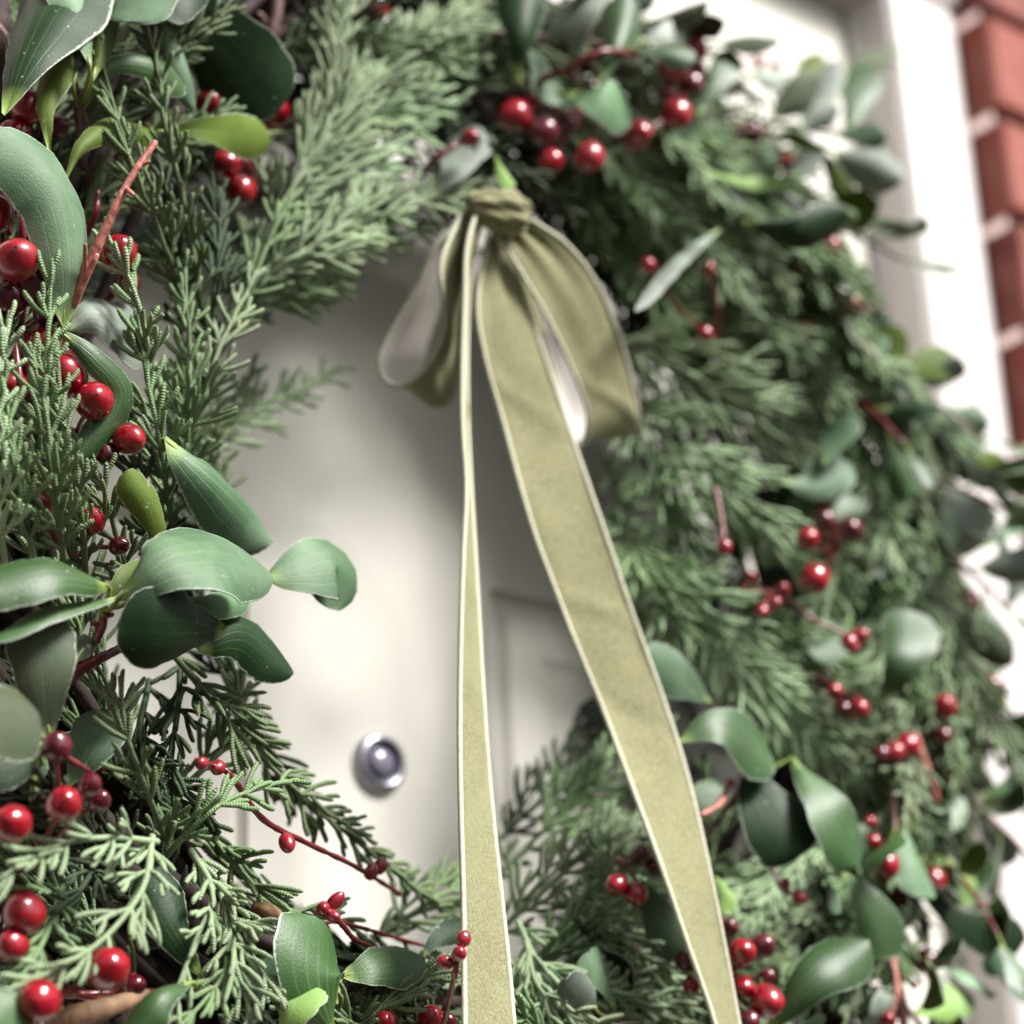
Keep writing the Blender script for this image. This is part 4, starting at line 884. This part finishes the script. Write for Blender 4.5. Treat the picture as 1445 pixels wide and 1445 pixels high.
# twisted tail, edge-on above and facing the camera lower down
La = [(672, 296), (658, 350), (655, 420), (652, 510), (652, 600), (657, 690), (653, 780), (650, 870), (648, 970), (648, 1070), (650, 1170), (653, 1270), (654, 1360), (655, 1450), (656, 1560)]
Ra = [(682, 298), (665, 352), (659, 420), (657, 510), (658, 600), (664, 690), (669, 780), (675, 870), (680, 970), (686, 1070), (696, 1170), (707, 1270), (717, 1360), (725, 1450), (733, 1560)]
dd = np.interp(np.arange(len(La)), [0, 3, 8, 14], [.162, .166, .180, .202])
A = [pt(x, y, d) for (x, y), d in zip(La, dd)]; B = smooth([solve(a, x, y, True, RWD if i > 1 else .012+.009*i) for i, (a, (x, y)) in enumerate(zip(A, Ra))], 1)
strip('tail', A, B, bow, 90)
# left loop
E1 = S3([(668, 300), (618, 345), (584, 415), (550, 475), (537, 510), (546, 538), (572, 541), (602, 516), (624, 470), (624, 420), (622, 370), (650, 300)], [.150, .140, .128, .120, .120, .124, .130, .138, .146, .152, .156, .158])
E2 = [(676, 300), (655, 352), (625, 425), (600, 485), (595, 532), (600, 566), (622, 582), (644, 565), (652, 520), (650, 450), (652, 380), (674, 300)]
A = [pt(*p) for p in E1]; Wd = np.interp(np.arange(12), [0, 2, 9, 11], [.012, RWD, RWD, .014]); B = smooth([solve(a, x, y, True, w_) for a, (x, y), w_ in zip(A, E2, Wd)], 1)
strip('loop', A, B, bow, 90, True, True)
# right loop
E1 = S3([(695, 318), (728, 372), (768, 440), (802, 510), (825, 568), (829, 600), (820, 630), (808, 622), (796, 585), (780, 520), (752, 440), (700, 325)], [.150, .155, .155, .15, .145, .14, .13, .12, .11, .105, .11, .125])
E2 = [(752, 312), (802, 338), (846, 398), (875, 475), (895, 550), (903, 590), (896, 622), (880, 612), (860, 570), (830, 500), (790, 420), (722, 322)]
A = [pt(*p) for p in E1]; Wd = np.interp(np.arange(12), [0, 1.5, 6, 8, 11], [.016, .031, .031, .022, .010]); B = smooth([solve(a, x, y, True, w_) for a, (x, y), w_ in zip(A, E2, Wd)], 1)
strip('loop', A, B, bow, 90, False, True)
# gathered strips and knot at the top
def mini(La, Ra, d, flip=False, nm='gathered_fold'):
    A = [pt(x, y, a) for (x, y), a in zip(La, d)]; B = [pt(x, y, a-.004) for (x, y), a in zip(Ra, d)]
    return strip(nm, A, B, bow, 30, flip)
mini([(700, 318), (705, 380), (722, 470)], [(712, 312), (738, 380), (768, 470)], [.152, .145, .135])
mini([(664, 298), (640, 335), (640, 390)], [(684, 300), (666, 338), (656, 390)], [.158, .15, .14], True)
kn = MB()
c = pt(702, 297, .163); T = nrm(pt(760, 318, .150)-pt(650, 285, .150)); N = nrm(CAMP-c); N = nrm(N-T*T.dot(N)); S = np.cross(N, T)
n1, n2 = 46, 40; lat = np.linspace(0, np.pi, n1); th = np.arange(n2)/n2*2*np.pi
X = np.cos(lat)[:, None]*np.ones(n2)[None]*.0150; rr = np.sin(lat)[:, None]**.55*(.0078+.0015*np.sin(th*7+lat[:, None]*2.2)+.0008*np.sin(th*12-lat[:, None]*4))*(1+.25*np.cos(lat*1)[:, None])
V = c+X[..., None]*T+(rr*np.cos(th))[..., None]*N*.8+(rr*np.sin(th))[..., None]*S; kn.add(V, grid_q(n1, n2, True)); kn.build('knot', [M['velvet']], bow)

LB = {'leaf_sage_fabric': 'pale sage green leaf', 'leaf_blue_green_fabric': 'dull grey-green leaf', 'leaf_dark_green_fabric': 'very dark green leaf', 'leaf_grey_fabric': 'silvery grey leaf',
      'leaf_drab_olive_fabric': 'dark olive drab leaf', 'leaf_olive_underside': 'olive green leaf', 'leaf_lime_fabric': 'bright lime green leaf', 'conifer_frosted_mint': 'pale frosted conifer sprig',
      'conifer_deep_shade_green': 'dark green conifer sprig', 'berry_maroon': 'dark maroon berry', 'brown_paper_tape': 'stem wrapped in brown paper tape'}
for o in bpy.data.objects:
    if o.type == 'MESH' and o.parent and o.name.split('.')[0] in ('leaf', 'berry', 'conifer_sprig', 'twig') and 'label' not in o:
        l_ = LB.get(o.data.materials[0].name)
        if l_: o['label'] = l_
# put the wreath's and bow's origins where they hang
bpy.context.view_layer.update()
for r_, c_ in ((wreath, tuple(WC)), (bow, tuple(pt(705, 300, .15)))):
    r_.location = c_; inv = Matrix.Translation(Vector(c_)).inverted()
    for ch in r_.children: ch.matrix_parent_inverse = inv
